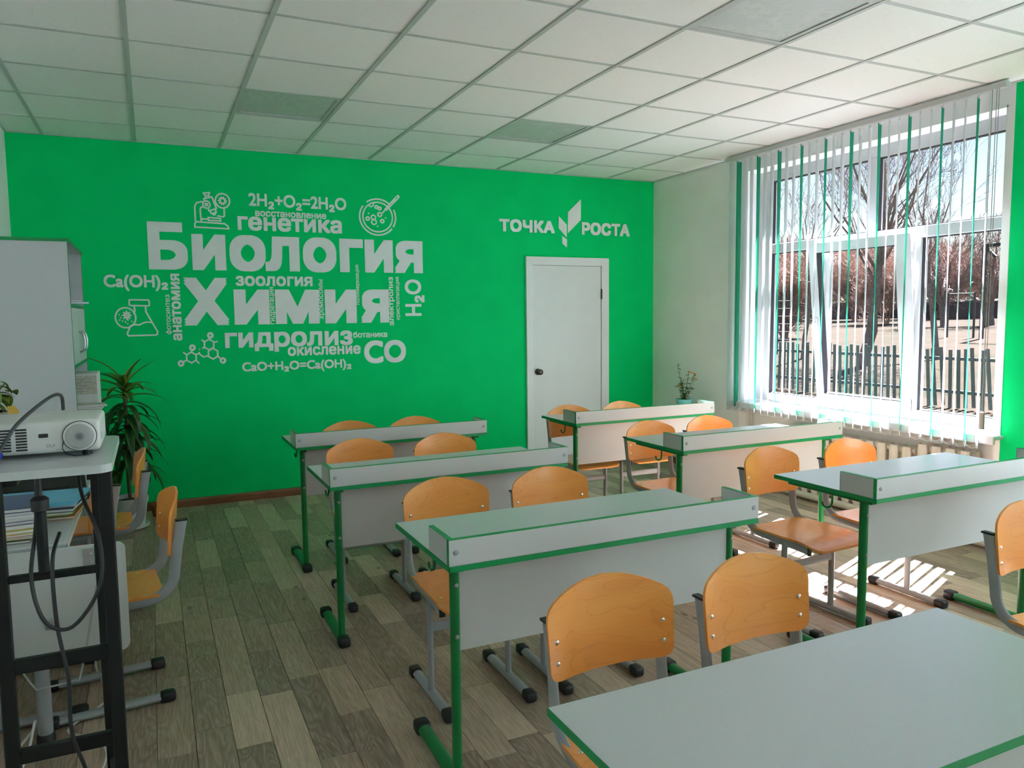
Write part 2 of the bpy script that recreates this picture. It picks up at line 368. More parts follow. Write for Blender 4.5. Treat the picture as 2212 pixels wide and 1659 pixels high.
# ceiling: slab, tiles, grid bars
ceil = struct(obj('ceiling', MB().bb(XL-.15, XR+.33, YB-.15, YW+.15, ZC+.03, ZC+.15), m_white_paint))
xs = [XL]+[.6*i for i in range(-1, 8)]+[XR]; ys = [YW]+[.6*r for r in range(4, -14, -1)]+[YB]
LIGHTS = {(.6, 1.8): 1, (2.4, 1.8): 2, (2.4, -.6): 3, (.6, -.6): 4, (.6, -3.0): 5, (2.4, -3.0): 6, (.6, -5.4): 7, (2.4, -5.4): 8}
tc = {}
for a in range(len(xs)-1):
    for b in range(len(ys)-1):
        x0, x1, y1, y0 = xs[a], xs[a+1], ys[b], ys[b+1]
        if any(abs(x0-k[0]) < .01 and abs(y1-k[1]) < .01 for k in LIGHTS): continue
        w, d = round(x1-x0, 3)-.008, round(y1-y0, 3)-.008
        if (w, d) not in tc:
            mbt = MB(); c = .004; h = .012; q = []
            for e, z in ((0, h), (0, c), (c, 0)): q += [(-w/2+e, -d/2+e, z), (w/2-e, -d/2+e, z), (w/2-e, d/2-e, z), (-w/2+e, d/2-e, z)]
            mbt.add(q, [(11, 10, 9, 8), (0, 1, 2, 3)]+[(4*k+(j+1) % 4, 4*k+j, 4*k+4+j, 4*k+4+(j+1) % 4) for k in (0, 1) for j in range(4)])
            tc[(w, d)] = mbt.mesh('ceiling_tile'); tc[(w, d)].materials.append(m_tile)
        t_ = link('ceiling_tile', tc[(w, d)], ceil, ((x0+x1)/2, (y0+y1)/2, ZC+.006))
for x in xs[1:-1]: obj('grid_bar', MB().bb(x-.012, x+.012, YB, YW, ZC, ZC+.03), m_tbar, ceil)
for y in ys[1:-1]:
    for a in range(len(xs)-1): obj('cross_bar', MB().bb(xs[a]+(.012 if a else 0), xs[a+1]-.012, y-.010, y+.010, ZC+.002, ZC+.03), m_tbar, ceil)
for x0, x1, y0, y1 in ((XL, XL+.02, YB, YW), (XR-.02, XR, YB, YW), (XL, XR, YW-.012, YW), (XL, XR, YB, YB+.02)):
    obj('edge_angle', MB().bb(x0, x1, y0, y1, ZC-.002, ZC+.02), m_tbar, ceil)
llab = {1: 'square ceiling light panel with stained green-tinted diffuser, above the word mural', 2: 'square ceiling light panel with plain diffuser, near the logo above the door',
        3: 'large nearest square ceiling light panel with striped water-stained diffuser, at the top right', 4: 'square ceiling light panel above the middle desks, over the top picture edge', 5: 'square ceiling light panel behind the viewer on the left', 6: 'square ceiling light panel behind the viewer on the right', 7: 'square ceiling light panel of the last row on the left', 8: 'square ceiling light panel of the last row on the right'}
for (x, y), k in LIGHTS.items():
    t_ = thing('ceiling_light', llab[k], 'light', (x+.3, y-.3, ZC), 0, 'square ceiling light panels')
    f = MB()
    for sx in (-1, 1): f.bb(min(sx*.288, sx*.262), max(sx*.288, sx*.262), -.288, .288, .004, .026); f.bb(-.262, .262, min(sx*.288, sx*.262), max(sx*.288, sx*.262), .004, .026)
    obj('frame', f, m_tbar, t_); obj('diffuser', MB().bb(-.264, .264, -.264, .264, .010, .018), m_diff, t_)

# door
door = struct(link('door_1', None, None, (3.281, YW, 0)))
W_, H_ = .918, 2.053
obj('door_casing', MB().prism([(0, 0), (.07, 0), (.07, 1.975), (W_-.082, 1.975), (W_-.082, 0), (W_, 0), (W_, H_), (0, H_)], lambda u, v, w: (u, -w, v), .028), m_doorf, door)
lf = obj('door_leaf', MB().rbox((.07+(W_-.152)/2, -.006, .99), (W_-.160, .02, 1.965), .003, 1), m_door, door)
obj('door_gap', MB().bb(.068, W_-.08, -.0035, -.0005, .002, 1.975), m_gasket, door)
obj('door_knob', MB().lathe([(.031, 0), (.031, .006), (.024, .012), (.012, .016), (.012, .032), (.022, .038), (.029, .050), (.027, .064), (.016, .072), (.006, .073)], 24, (.118, -.016, .954), 'y'), m_knob, lf, True)
for z in (1.70, .25): obj('hinge', MB().tube([(W_-.084, -.026, z-.05), (W_-.084, -.026, z+.05)], .008, 8), m_knob, lf)

# ------------------------------------------------------------------ windows
FX0, FX1, GX = 4.93, 5.005, 4.97
def ring(mb, y0, y1, z0, z1, w, x0, x1):
    mb.bb(x0, x1, y0, y0+w, z0, z1); mb.bb(x0, x1, y1-w, y1, z0, z1); mb.bb(x0, x1, y0+w, y1-w, z0, z0+w); mb.bb(x0, x1, y0+w, y1-w, z1-w, z1)
def window(n, ymin, ymax, tilt):
    off = ymax-1.62; T = lambda y: y+off; W = struct(link('window_%d' % n, None))
    f = MB(); f.bb(FX0, FX1, ymin, T(-.56), .725, LZ); f.bb(FX0, FX1, T(1.46), ymax, .725, LZ); f.bb(FX0, FX1, T(-.56), T(1.46), 2.62, LZ); f.bb(FX0, FX1, T(-.56), T(1.46), .725, .795)
    obj('outer_frame', f, m_pvc, W)
    obj('transom', MB().rbox((FX0+.0375-.003, T(.45), 2.046), (.081, 2.02, .08), .004, 1), m_pvc, W)
    obj('mullion', MB().rbox((FX0+.0375-.002, T(.435), 2.353), (.079, .08, .534), .004, 1), m_pvc, W)
    obj('post', MB().rbox((FX0+.0375-.002, T(.872), 1.40), (.079, .062, 1.212), .004, 1), m_pvc, W)
    obj('post', MB().rbox((FX0+.0375-.002, T(.056), 1.40), (.079, .082, 1.212), .004, 1), m_pvc, W)
    def pane(y0, y1, z0, z1, par=W, dx=0):
        p = obj('pane', MB().bb(GX+dx-.003, GX+dx+.003, T(y0)-.005, T(y1)+.005, z0-.005, z1+.005), m_glass, par)
        g = MB(); ring(g, T(y0), T(y1), z0, z1, .007, FX0+.012+dx, FX0+.05+dx); obj('gasket', g, m_gasket, par); return p
    pane(.475, 1.46, 2.086, 2.62); pane(-.56, .395, 2.086, 2.62); pane(.903, 1.46, .795, 2.006); pane(-.56, .015, .795, 2.006)
    sash = link('tilt_sash', None, W, (FX0+.01, 0, .775)); sash.rotation_euler = (0, -.108 if tilt else 0, 0)
    def sub(name, mb, m): return obj(name, mb, m, sash, loc=(-FX0-.01, 0, -.775))
    s = MB(); ring(s, T(.045), T(.895), .775, 2.04, .072, FX0-.012, FX0+.055); sub('sash_frame', s, m_pvc)
    g = MB(); ring(g, T(.117), T(.823), .847, 1.968, .007, FX0-.005, FX0+.045); sub('gasket', g, m_gasket)
    sub('pane', MB().bb(GX-.017, GX-.011, T(.113), T(.827), .843, 1.972), m_glass)
    h = MB(); h.rbox((FX0-.018, T(.858), 1.42), (.012, .028, .07), .004); h.tube([(FX0-.02, T(.858), 1.42), (FX0-.05, T(.858), 1.42), (FX0-.055, T(.858), 1.40), (FX0-.055, T(.858), 1.30)], .009, 8); sub('handle', h, m_pvc)
    obj('hinge', MB().rbox((FX0-.012, T(.056), .83), (.02, .022, .09), .005), m_white_pl, W)
    obj('hinge', MB().rbox((FX0-.010, T(.075), 1.955), (.02, .02, .08), .004), m_white_pl, W)
    sl = MB(); sl.rbox(((4.655+FX0)/2, (ymin+ymax)/2, .7125), (FX0-4.655, ymax-ymin+.12, .025), .008); sl.rbox((4.665, (ymin+ymax)/2, .695), (.02, ymax-ymin+.12, .045), .006)
    obj('window_sill', sl, m_sill, W)
    rv = MB(); rv.bb(XR, FX0, ymax-.012, ymax, .725, LZ); rv.bb(XR, FX0, ymin, ymin+.012, .725, LZ); rv.bb(XR, FX0, ymin, ymax, LZ-.012, LZ); obj('reveal_lining', rv, m_white_paint, W)
    return W
window(1, *WIN[0], True); window(2, *WIN[1], False); window(3, *WIN[2], False)  # only the first is in view; the others are added for more daylight

# ------------------------------------------------------------------ vertical blind
BX = 4.645; ZT, ZB = 2.782, .672
blind = thing('vertical_blind', 'open vertical blind with white and green fabric slats hanging at the window', 'blind', (0, 0, 0))
obj('headrail', MB().rbox((BX, .49, 2.815), (.045, 2.42, .036), .004), m_pvc, blind)
def slat_mesh(a0, a1, bow):
    mb = MB(); n = 14; vs = []; hw = .0445
    for j in range(n+1):
        f = j/n; z = ZT+(ZB-ZT)*f; a = math.radians(a0+(a1-a0)*f); c, s_ = math.cos(a), math.sin(a)
        for u in (-1, -.33, .33, 1):
            w_ = bow*(1-u*u)*.006; vs.append((u*hw*c-w_*s_, u*hw*s_+w_*c, z))
    return mb.add(vs, [(j*4+k, j*4+k+1, j*4+k+5, j*4+k+4) for j in range(n) for k in range(3)])
wmesh = MB().rbox((0, 0, ZB-.005), (.088, .006, .04), .0029, 2).mesh('slat_weight'); wmesh.materials.append(m_slatw)
hang = MB().tube([(0, 0, ZT-.01), (0, 0, ZT+.025)], .003, 6).mesh('hanger'); hang.materials.append(m_white_pl)
rb = random.Random(5); SY = [1.6193-.0773*i for i in range(30)]; ANG = []
for i, y in enumerate(SY):
    a0 = 27+rb.uniform(-3, 3); a1 = 41+rb.uniform(-4, 4)
    if i < 2: a0, a1 = (8, 14) if i == 0 else (20, 26)
    if i == 2: a0, a1 = 18, 24
    ANG.append(a1)
    gcol = i % 3 == 1
    s_ = obj('slat', slat_mesh(a0, a1, rb.uniform(.6, 1.2)), m_slatg if gcol else m_slatw, blind, True, (BX, y, 0), ang=3)
    w_ = link('slat_weight', wmesh, s_, rot=(0, 0, math.radians(a1))); link('hanger', hang, s_)
    if i:
        for sx in (-1, 1):
            c = MB(); p0 = Vector((BX+sx*.04*math.cos(math.radians(ANG[i-1])), SY[i-1]+sx*.04*math.sin(math.radians(ANG[i-1])), ZB-.006)); p1 = Vector((BX+sx*.04*math.cos(math.radians(a1)), y+sx*.04*math.sin(math.radians(a1)), ZB-.006))
            c.tube([p0.lerp(p1, t/6)+Vector((0, 0, -.022*(1-(t/3-1)**2))) for t in range(7)], .0016, 5); obj('bottom_chain', c, m_wire, blind)
for dy in (-.642, -.668, -.682): obj('bead_chain', MB().tube([(BX-.02, dy, 2.80), (BX-.02, dy+.003, 1.8), (BX-.02, dy+.008, .84)], .0022, 5), plain('grey_bead_chain', (.32, .31, .29), .5), blind)
obj('chain_weight', MB().rbox((BX-.02, -.662, .82), (.018, .030, .105), .004), plain('grey_brown_weight', (.30, .28, .25), .5), blind)

# the same blinds, added closed to spread sunlight from the two unseen windows
cw, cg = slat_mesh(84, 86, 1).mesh('slat', True, 3), slat_mesh(84, 86, 1).mesh('slat', True, 3); cw.materials.append(m_slatw); cg.materials.append(m_slatg)
for k_, lab in ((1, 'closed vertical blind added to diffuse sun at the unseen window by the green pier'), (2, 'closed vertical blind added to diffuse sun at the unseen rear window behind the viewer')):
    t_ = thing('vertical_blind', lab, 'blind', (0, 0, 0)); yo = WIN[k_][1]-WIN[0][1]
    obj('headrail', MB().rbox((BX, .49+yo, 2.815), (.045, 2.42, .036), .004), m_pvc, t_)
    for i, y in enumerate(SY): w_ = link('slat', cg if i % 3 == 1 else cw, t_, (BX, y+yo, 0)); link('slat_weight', wmesh, w_, rot=(0, 0, math.radians(86)))

# ------------------------------------------------------------------ radiators and pipe
def rad_section():
    m = MB()
    for x in (-.045, .045): m.tube([(x, 0, .07), (x, 0, .10), (x, 0, .53), (x, 0, .565)], [.012, .020, .020, .014], 10, [.030, .036, .036, .030], side=(1, 0, 0))
    for z in (.10, .545): m.tube([(-.045, 0, z), (.045, 0, z)], .020, 10, .026, side=(0, 0, 1))
    for z in (.10, .535): m.tube([(0, -.05, z), (0, -.046, z), (0, .046, z), (0, .05, z)], [.030, .026, .026, .030], 12)
    return m.mesh('radiator_section', True)
rs = rad_section(); rs.materials.append(m_rad)
for lab, y0, n, dz in (('long cream cast iron radiator with twelve sections under the window sill', 1.06, 12, 0), ('short cream cast iron radiator with four sections at the pier end of the sill', -.16, 4, .035)):
    t_ = thing('radiator', lab, 'radiator', (4.758, y0, dz), 0, 'radiators under the window')
    for k in range(n): link('radiator_section', rs, t_, (0, -.05-.1*k, 0))
    for k in (0, n-1): obj('wall_bracket', MB().bb(.02, NI-4.762, -.05-.1*k-.01, -.05-.1*k+.01, .49, .51), m_rad, t_)
pp = tag(obj('heating_pipe', MB().tube([(4.70, 1.70, .045), (4.70, -.75, .045)], .026, 12), m_rad, None, True), 'cream heating pipe running along the floor under the radiators', 'pipe')
pr = tag(obj('heating_riser_pipe', MB().tube([(4.80, 1.52, 0), (4.80, 1.52, SZ)], .014, 10), m_rad, None, True), 'thin vertical cream pipe in the niche corner under the sill', 'pipe')

# ------------------------------------------------------------------ wall lettering
from mathutils.geometry import interpolate_bezier, delaunay_2d_cdt
def text_fill(t, gap=.96):
    """outlines of the built-in font, filled by winding number: (points, triangles, border edges)"""
    cu = bpy.data.curves.new('t', 'FONT'); cu.body = t; cu.space_character = gap
    o = bpy.data.objects.new('t', cu); COL.objects.link(o); bpy.context.view_layer.update()
    cv = o.to_curve(bpy.context.evaluated_depsgraph_get()); cs = []
    for sp in cv.splines:
        P = []
        if sp.type == 'BEZIER':
            bp = sp.bezier_points; n = len(bp)
            for k in range(n):
                a, b = bp[k], bp[(k+1) % n]; q = interpolate_bezier(a.co, a.handle_right, b.handle_left, b.co, 6)
                st_ = (a.co-b.co).length; dev = max(((a.handle_right-a.co).cross(b.co-a.co)).length, ((b.handle_left-a.co).cross(b.co-a.co)).length)
                P += [q[0]] if dev < 1e-5 else q[:-1]
        else: P = [Vector(p.co[:3]) for p in sp.points]
        R = []
        for p in P:
            if not R or (p-R[-1]).length > 1e-5: R.append(p)
        if len(R) > 2 and (R[0]-R[-1]).length < 1e-5: R.pop()
        if len(R) > 2: cs.append([(p.x, p.y) for p in R])
    o.to_curve_clear(); bpy.data.objects.remove(o); bpy.data.curves.remove(cu)
    V, E = [], []
    for c in cs:
        k = len(V); V += [Vector(p) for p in c]; E += [(k+q, k+(q+1) % len(c)) for q in range(len(c))]
    ov, oe, of, *_ = delaunay_2d_cdt(V, E, [], 0, 1e-6)
    bb_ = [(min(p[0] for p in c), max(p[0] for p in c), min(p[1] for p in c), max(p[1] for p in c)) for c in cs]
    def wind(x, y):
        w = 0
        for c, (ax, bx_, ay, by) in zip(cs, bb_):
            if not (ax <= x <= bx_ and ay <= y <= by): continue
            px, py = c[-1]
            for qx, qy in c:
                if py <= y:
                    if qy > y and (qx-px)*(y-py)-(x-px)*(qy-py) > 0: w += 1
                elif qy <= y and (qx-px)*(y-py)-(x-px)*(qy-py) < 0: w -= 1
                px, py = qx, qy
        return w
    tri = []
    for f in of:
        cx = sum(ov[q].x for q in f)/len(f); cy = sum(ov[q].y for q in f)/len(f)
        if wind(cx, cy) != 0: tri.append(tuple(f))
    cnt = {}
    for f in tri:
        for a, b in zip(f, f[1:]+f[:1]): cnt[(min(a, b), max(a, b))] = cnt.get((min(a, b), max(a, b)), 0)+1
    return [(p.x, p.y) for p in ov], tri, [e for e, c in cnt.items() if c == 1]
TF = {}
def word_mesh(t, bold, pos, th, name):
    """pos(u,w,depth) maps the unit box; bold = stroke growth in em, made of shifted layers a hair apart"""
    gap = .97+max(0, bold-.015)*2.6; kk = (t, round(gap, 3))
    if kk not in TF: TF[kk] = text_fill(t, gap)
    P, tri, brd = TF[kk]; b = bold; used = sorted(set(k for f in tri for k in f))
    a0 = min(P[k][0] for k in used)-b; a1 = max(P[k][0] for k in used)+b; b0 = min(P[k][1] for k in used)-b; b1 = max(P[k][1] for k in used)+b; mb = MB(); n = len(P)
    for q, (sx, sy) in enumerate([(0, 0)]+[(b*i, b*j) for i in (-1, 0, 1) for j in (-1, 0, 1) if (i or j) and b]):
        U = [((p[0]+sx-a0)/(a1-a0), (p[1]+sy-b0)/(b1-b0)) for p in P]
        mb.add([pos(u, w, -th-.00006*q) for u, w in U]+[pos(u, w, .0005) for u, w in U], tri+[(x, y, y+n, x+n) for x, y in brd])
    me = mb.mesh(name); return me
def word(par, t, x0, x1, z0, z1, bold, vert=False, th=.002, name='lettering'):
    pos = (lambda u, w, d: (x0+(1-w)*(x1-x0), d, z0+u*(z1-z0))) if vert else (lambda u, w, d: (x0+u*(x1-x0), d, z0+w*(z1-z0)))
    me = word_mesh(t, bold, pos, th, name); me.materials.append(m_vinyl); return link(name, me, par)
mural = thing('wall_mural', 'white biology and chemistry word mural with science icons on the green wall', 'mural', (0, YW, 0))
for t_, x0, x1, z0, z1, b in [('2H₂+O₂=2H₂O', .805, 1.593, 2.382, 2.504, .022), ('восстановление', .851, 1.421, 2.321, 2.365, .026), ('генетика', .713, 1.55, 2.205, 2.317, .03), ('Биология', .053, 2.263, 1.877, 2.247, .042),
    ('Х', .284, .62, 1.447, 1.822, .044), ('и', .659, .934, 1.448, 1.731, .044), ('м', .981, 1.338, 1.449, 1.732, .044), ('и', 1.387, 1.656, 1.448, 1.734, .044), ('я', 1.695, 1.944, 1.449, 1.736, .044), ('зоология', .68, 1.289, 1.759, 1.841, .03),
    ('Ca(OH)₂', -.262, .18, 1.716, 1.839, .028), ('гидролиз', .579, 1.614, 1.22, 1.385, .03), ('ботаника', 1.62, 1.921, 1.321, 1.373, .02), ('окисление', 1.067, 1.681, 1.181, 1.256, .03), ('CO', 1.712, 2.088, 1.094, 1.294, .032), ('CaO+H₂O=Ca(OH)₂', .702, 1.596, 1.044, 1.141, .026)]:
    word(mural, t_, x0, x1, z0, z1, b)
for t_, x0, x1, z0, z1, b in [('анатомия', .199, .265, 1.33, 1.851, .03), ('фотосинтез', .148, .197, 1.381, 1.689, .01), ('гидратация', .939, .982, 1.449, 1.752, .01), ('хромосомы', 1.338, 1.386, 1.486, 1.818, .01), ('полимеризация', 1.658, 1.692, 1.606, 1.945, .006),
    ('электролиз', 1.948, 1.997, 1.421, 1.846, .02), ('кристаллизация', 2.012, 2.050, 1.473, 1.846, .006), ('H₂O', 2.092, 2.272, 1.504, 1.826, .022)]:
    word(mural, t_, x0, x1, z0, z1, b, True)
class Icon:
    """flat line art on the wall; (x,z) from crop units by an affine map"""
    def __init__(s, fx, fz): s.fx, s.fz, s.m, s.k = fx, fz, MB(), 0
    def p(s, a, b): return (s.fx(a), s.fz(b))
    def line(s, pts, w=.0055, closed=False):
        P = [s.p(*q) for q in pts]; P = P+[P[0]] if closed else P
        for (ax, az), (bx_, bz) in zip(P, P[1:]):
            d = Vector((bx_-ax, bz-az)); L = d.length
            if L < 1e-6: continue
            d /= L; n = Vector((-d.y, d.x))*w; e = d*w*.6
            q = [(ax-e.x+n.x, az-e.y+n.y), (ax-e.x-n.x, az-e.y-n.y), (bx_+e.x-n.x, bz+e.y-n.y), (bx_+e.x+n.x, bz+e.y+n.y)]
            s.k += 1; h = .0022+.000012*(s.k % 60); s.m.prism(q, lambda u, v, t: (u, .0005+.00001*(s.k % 60)-t, v), h)
    def circ(s, a, b, r, w=.0055, a0=0, a1=360, n=28): s.line([(a+r*math.cos(math.radians(a0+(a1-a0)*i/n)), b+r*math.sin(math.radians(a0+(a1-a0)*i/n))) for i in range(n+1)], w)
    def dot(s, a, b, r):
        s.m.prism([s.p(a+r*math.cos(k*PI/5), b+r*math.sin(k*PI/5)) for k in range(10)], lambda u, v, t: (u, .0005-t, v), .002)
    def done(s, name): return obj(name, s.m, m_vinyl, mural)
# microscope
k = Icon(lambda a: .397+(a-800)*.00095, lambda b: 2.217-(b-400)*.001)
k.line([(797, 400), (797, 375), (808, 358), (1030, 366), (1055, 385), (1060, 405)], closed=True); k.line([(803, 355), (803, 240), (818, 212), (862, 200)]); k.line([(848, 350), (843, 262), (850, 245), (872, 240)])
k.line([(848, 335), (903, 335), (903, 322), (998, 326), (998, 346), (903, 344), (903, 335)]); k.circ(893, 222, 28); k.circ(893, 222, 9)
k.line([(876, 178), (938, 160), (970, 250), (912, 270), (905, 250)]); k.line([(876, 178), (880, 192)]); k.line([(888, 172), (890, 155), (912, 150), (917, 165)]); k.line([(873, 135), (922, 128), (912, 150), (890, 155)], closed=True)
k.line([(920, 272), (928, 290), (968, 280), (960, 256)]); k.line([(937, 290), (945, 300), (960, 296), (956, 284)])
k.circ(1020, 187, 56); k.line([(1030, 244), (1030, 305), (1020, 312), (978, 307)]); k.circ(1020, 187, 20, .006)
for j in range(10): k.line([(1020+(22*math.cos(j*PI/5)), 187+22*math.sin(j*PI/5)), (1020+34*math.cos(j*PI/5), 187+34*math.sin(j*PI/5))], .004)
k.done('microscope_icon')
# petri dish
k = Icon(lambda a: 1.707+(a-1095)*.00111, lambda b: 2.367-(b-285)*.00107)
k.circ(1237, 293, 143, .006, 100, 118); k.circ(1237, 293, 143, .006, 40, 215); k.circ(1237, 293, 143, .006, 235, 310); k.circ(1237, 293, 143, .006, 335, 390); k.circ(1237, 293, 118, .0055)
k.line([(1296, 228), (1395, 118), (1405, 113), (1412, 120), (1408, 130), (1310, 232)], closed=True); k.line([(1340, 180), (1380, 145)], .004); k.line([(1275, 258), (1300, 230)])
for a, b, r in ((1253, 272, 15), (1157, 308, 13), (1272, 324, 13)): k.circ(a, b, r, .0055, n=14)
k.circ(1228, 214, 11, n=12); k.circ(1254, 224, 11, n=12); k.circ(1202, 296, 17, .005, n=14); k.circ(1206, 334, 19, .005, n=14); k.circ(1186, 192, 20, .005, -20, 160, 12)
for a, b in ((1165, 267), (1300, 297), (1234, 367)): k.dot(a, b, 6)
k.done('petri_dish_icon')
# flask
k = Icon(lambda a: -.195+(a-180)*.00089, lambda b: 1.518-(b-1100)*.00098)
k.line([(293, 966), (438, 968), (445, 975), (445, 1008), (438, 1014), (295, 1010), (290, 1003), (290, 975)], closed=True); k.line([(326, 1014), (330, 1050), (322, 1075)]); k.line([(414, 1014), (416, 1060), (498, 1215), (498, 1235), (485, 1244), (272, 1246), (264, 1235), (266, 1218), (292, 1168)])
k.circ(256, 1105, 78); k.line([(300, 1165), (330, 1160), (360, 1162), (390, 1148), (420, 1140), (458, 1146)], .005)
k.circ(266, 1087, 17, .007, n=16)
for j in range(8): k.line([(266+20*math.cos(j*PI/4), 1087+20*math.sin(j*PI/4)), (266+34*math.cos(j*PI/4), 1087+34*math.sin(j*PI/4))], .005)
k.dot(266, 1087, 7)
for a, b in ((207, 1082), (218, 1105), (209, 1123), (232, 1130), (253, 1138), (275, 1122), (302, 1134), (270, 1152)): k.dot(a, b, 6)
k.done('flask_icon')
# molecule
k = Icon(lambda a: .228+(a-670)*.00095, lambda b: 1.155-(b-1450)*.00102)
hexa = lambda a, b, r: [(a+r*math.cos(math.radians(30+60*i)), b+r*math.sin(math.radians(30+60*i))) for i in range(6)]
for a, b in ((770, 1412), (912, 1315), (940, 1387)): k.line(hexa(a, b, 42), .0055, True)
for a, b in ((688, 1455), (781, 1336), (925, 1243), (1016, 1443)): k.circ(a, b, 17, .008, n=16)
k.line([(704, 1444), (734, 1432)]); k.line([(779, 1355), (772, 1372)]); k.line([(922, 1262), (914, 1275)]); k.line([(1002, 1432), (976, 1408)]); k.line([(735, 1390), (712, 1372)]); k.line([(805, 1435), (826, 1458)]); k.line([(806, 1392), (830, 1382), (862, 1410), (904, 1402)]); k.line([(876, 1294), (858, 1278)]); k.line([(948, 1300), (978, 1292)]); k.line([(878, 1332), (862, 1342)])
k.dot(836, 1350, 6); k.dot(832, 1376, 6)
k.done('molecule_icon')
logo = thing('wall_logo', 'white two-word sign with split leaf emblem above the door', 'sign', (0, YW, 0))
word(logo, 'ТОЧКА', 3.016, 3.599, 2.279, 2.396, .05, th=.006); word(logo, 'РОСТА', 3.902, 4.459, 2.278, 2.401, .05, th=.006)
for poly in ([(3.892, 2.618), (3.891, 2.421), (3.746, 2.287), (3.747, 2.486)], [(3.646, 2.446), (3.734, 2.367), (3.733, 2.247), (3.645, 2.33)], [(3.683, 2.259), (3.735, 2.226), (3.734, 2.149), (3.683, 2.189)]):
    obj('leaf_shape', MB().prism(poly, lambda u, v, w: (u, .0005-w, v), .006), m_vinyl, logo)

# ------------------------------------------------------------------ school desks
DW, DD = 1.19, .55
def desk(name, label, x, y, top=.755, barrier=True, depth=DD, group='white school desks with green edges'):
    """x = left edge, y = near edge (barrier side)"""
    t = thing(name, label, 'desk', (x+DW/2, y+depth/2, 0), 0, group); hx, hy = DW/2, depth/2; th = .018; e = .002
    tp = obj('tabletop', MB().bb(-hx+e, hx-e, -hy+e, hy-e, top-th, top), m_lamtop, t)
    b = MB(); z0, z1 = top-th-.0005, top-.0008
    b.bb(-hx, hx, -hy, -hy+e, z0, z1); b.bb(-hx, hx, hy-e, hy, z0, z1); b.bb(-hx, -hx+e, -hy, hy, z0, z1); b.bb(hx-e, hx, -hy, hy, z0, z1); obj('edge_band', b, m_gedge, tp)
    if barrier:
        h = .080; bt = .016
        f = obj('barrier_front', MB().bb(-hx, hx, -hy, -hy+bt-.001, top+.001, top+h-.001), m_lam, t)
        b = MB(); b.bb(-hx, hx, -hy+.0003, -hy+bt, top+h-.001, top+h+.001); b.bb(-hx-.001, -hx, -hy+.0003, -hy+bt, top+.001, top+h); b.bb(hx, hx+.001, -hy+.0003, -hy+bt, top+.001, top+h); obj('edge_band', b, m_gedge, f)
        for sx in (-1, 1):
            obj('screw_cap', MB().lathe([(.0085, 0), (.008, .002), (.004, .003)], 14, (sx*(hx-.022), -hy, top+h*.5), 'y'), m_grey, f)
            xc = sx*(hx-bt/2)
            sd_ = obj('barrier_side', MB().bb(xc-bt/2, xc+bt/2, -hy+bt, -hy+.178, top+.001, top+h-.001), m_lam, t)
            b = MB(); b.bb(xc-bt/2, xc+bt/2, -hy+bt, -hy+.178, top+h-.001, top+h+.001); b.bb(xc-bt/2, xc+bt/2, -hy+.178, -hy+.180, top+.001, top+h+.001); obj('edge_band', b, m_gedge, sd_)
    py = -hy+.10
    obj('modesty_panel', MB().bb(-hx+.052, hx-.052, py-.008, py+.008, .45 if barrier else .40, top-th-.004), m_lam, t)
    for sx in (-1, 1):
        lx = sx*(hx-.052)
        lg = obj('leg', MB().tube([(lx, py, .03), (lx, py, top-th-.022)], .0195, 14, .0155, side=(0, 1, 0)), m_gmetal, t, True)
        obj('foot_rail', MB().tube([(lx, -hy+.06, .024), (lx, -hy+.46, .024)], .024, 12, .018, side=(1, 0, 0)), m_gmetal, lg, True)
        obj('support_rail', MB().rbox((lx, 0, top-th-.011), (.034, depth-.10, .021), .004), m_gmetal, lg)
        for yy in (-hy+.065, -hy+.455): obj('foot_cap', MB().rbox((lx, yy, .0235), (.055, .062, .047), .014, 3), m_black, lg, True)
        obj('bag_hook', MB().tube([(lx+sx*.008, -.02, top-th-.02), (lx+sx*.008, -.02, top-.075), (lx+sx*.010, -.013, top-.092), (lx+sx*.012, .005, top-.100), (lx+sx*.012, .022, top-.096), (lx+sx*.012, .032, top-.080)], .0045, 8), m_gmetal, lg, True)
        for z in (top-.09, .50):
            for sy in (-1,): obj('bolt_head', MB().lathe([(.007, 0), (.006, .003), (.003, .005)], 10, (lx-sx*.0, py-.0195, z), 'y'), m_grey, lg)
    return t
desk('school_desk', 'middle-column desk with raised green-edged barrier, closest barrier desk to the viewer', .806, -1.565)
desk('school_desk', 'middle-column desk with raised green-edged barrier, second from the green wall', .718, -.325)
desk('school_desk', 'middle-column desk with raised barrier standing nearest to the green wall', .760, .800, depth=.52)
desk('school_desk', 'window-side desk with raised barrier, cut by the right edge of the picture', 2.600, -1.570)
desk('school_desk', 'window-side desk with raised barrier standing in front of the long radiator', 2.610, -.345)
desk('school_desk', 'window-side desk with raised barrier standing in front of the white door', 2.635, .850, depth=.51)
desk('school_desk', 'large flat grey desk without barrier in the right foreground', .735, -2.805, .697, False, .49)

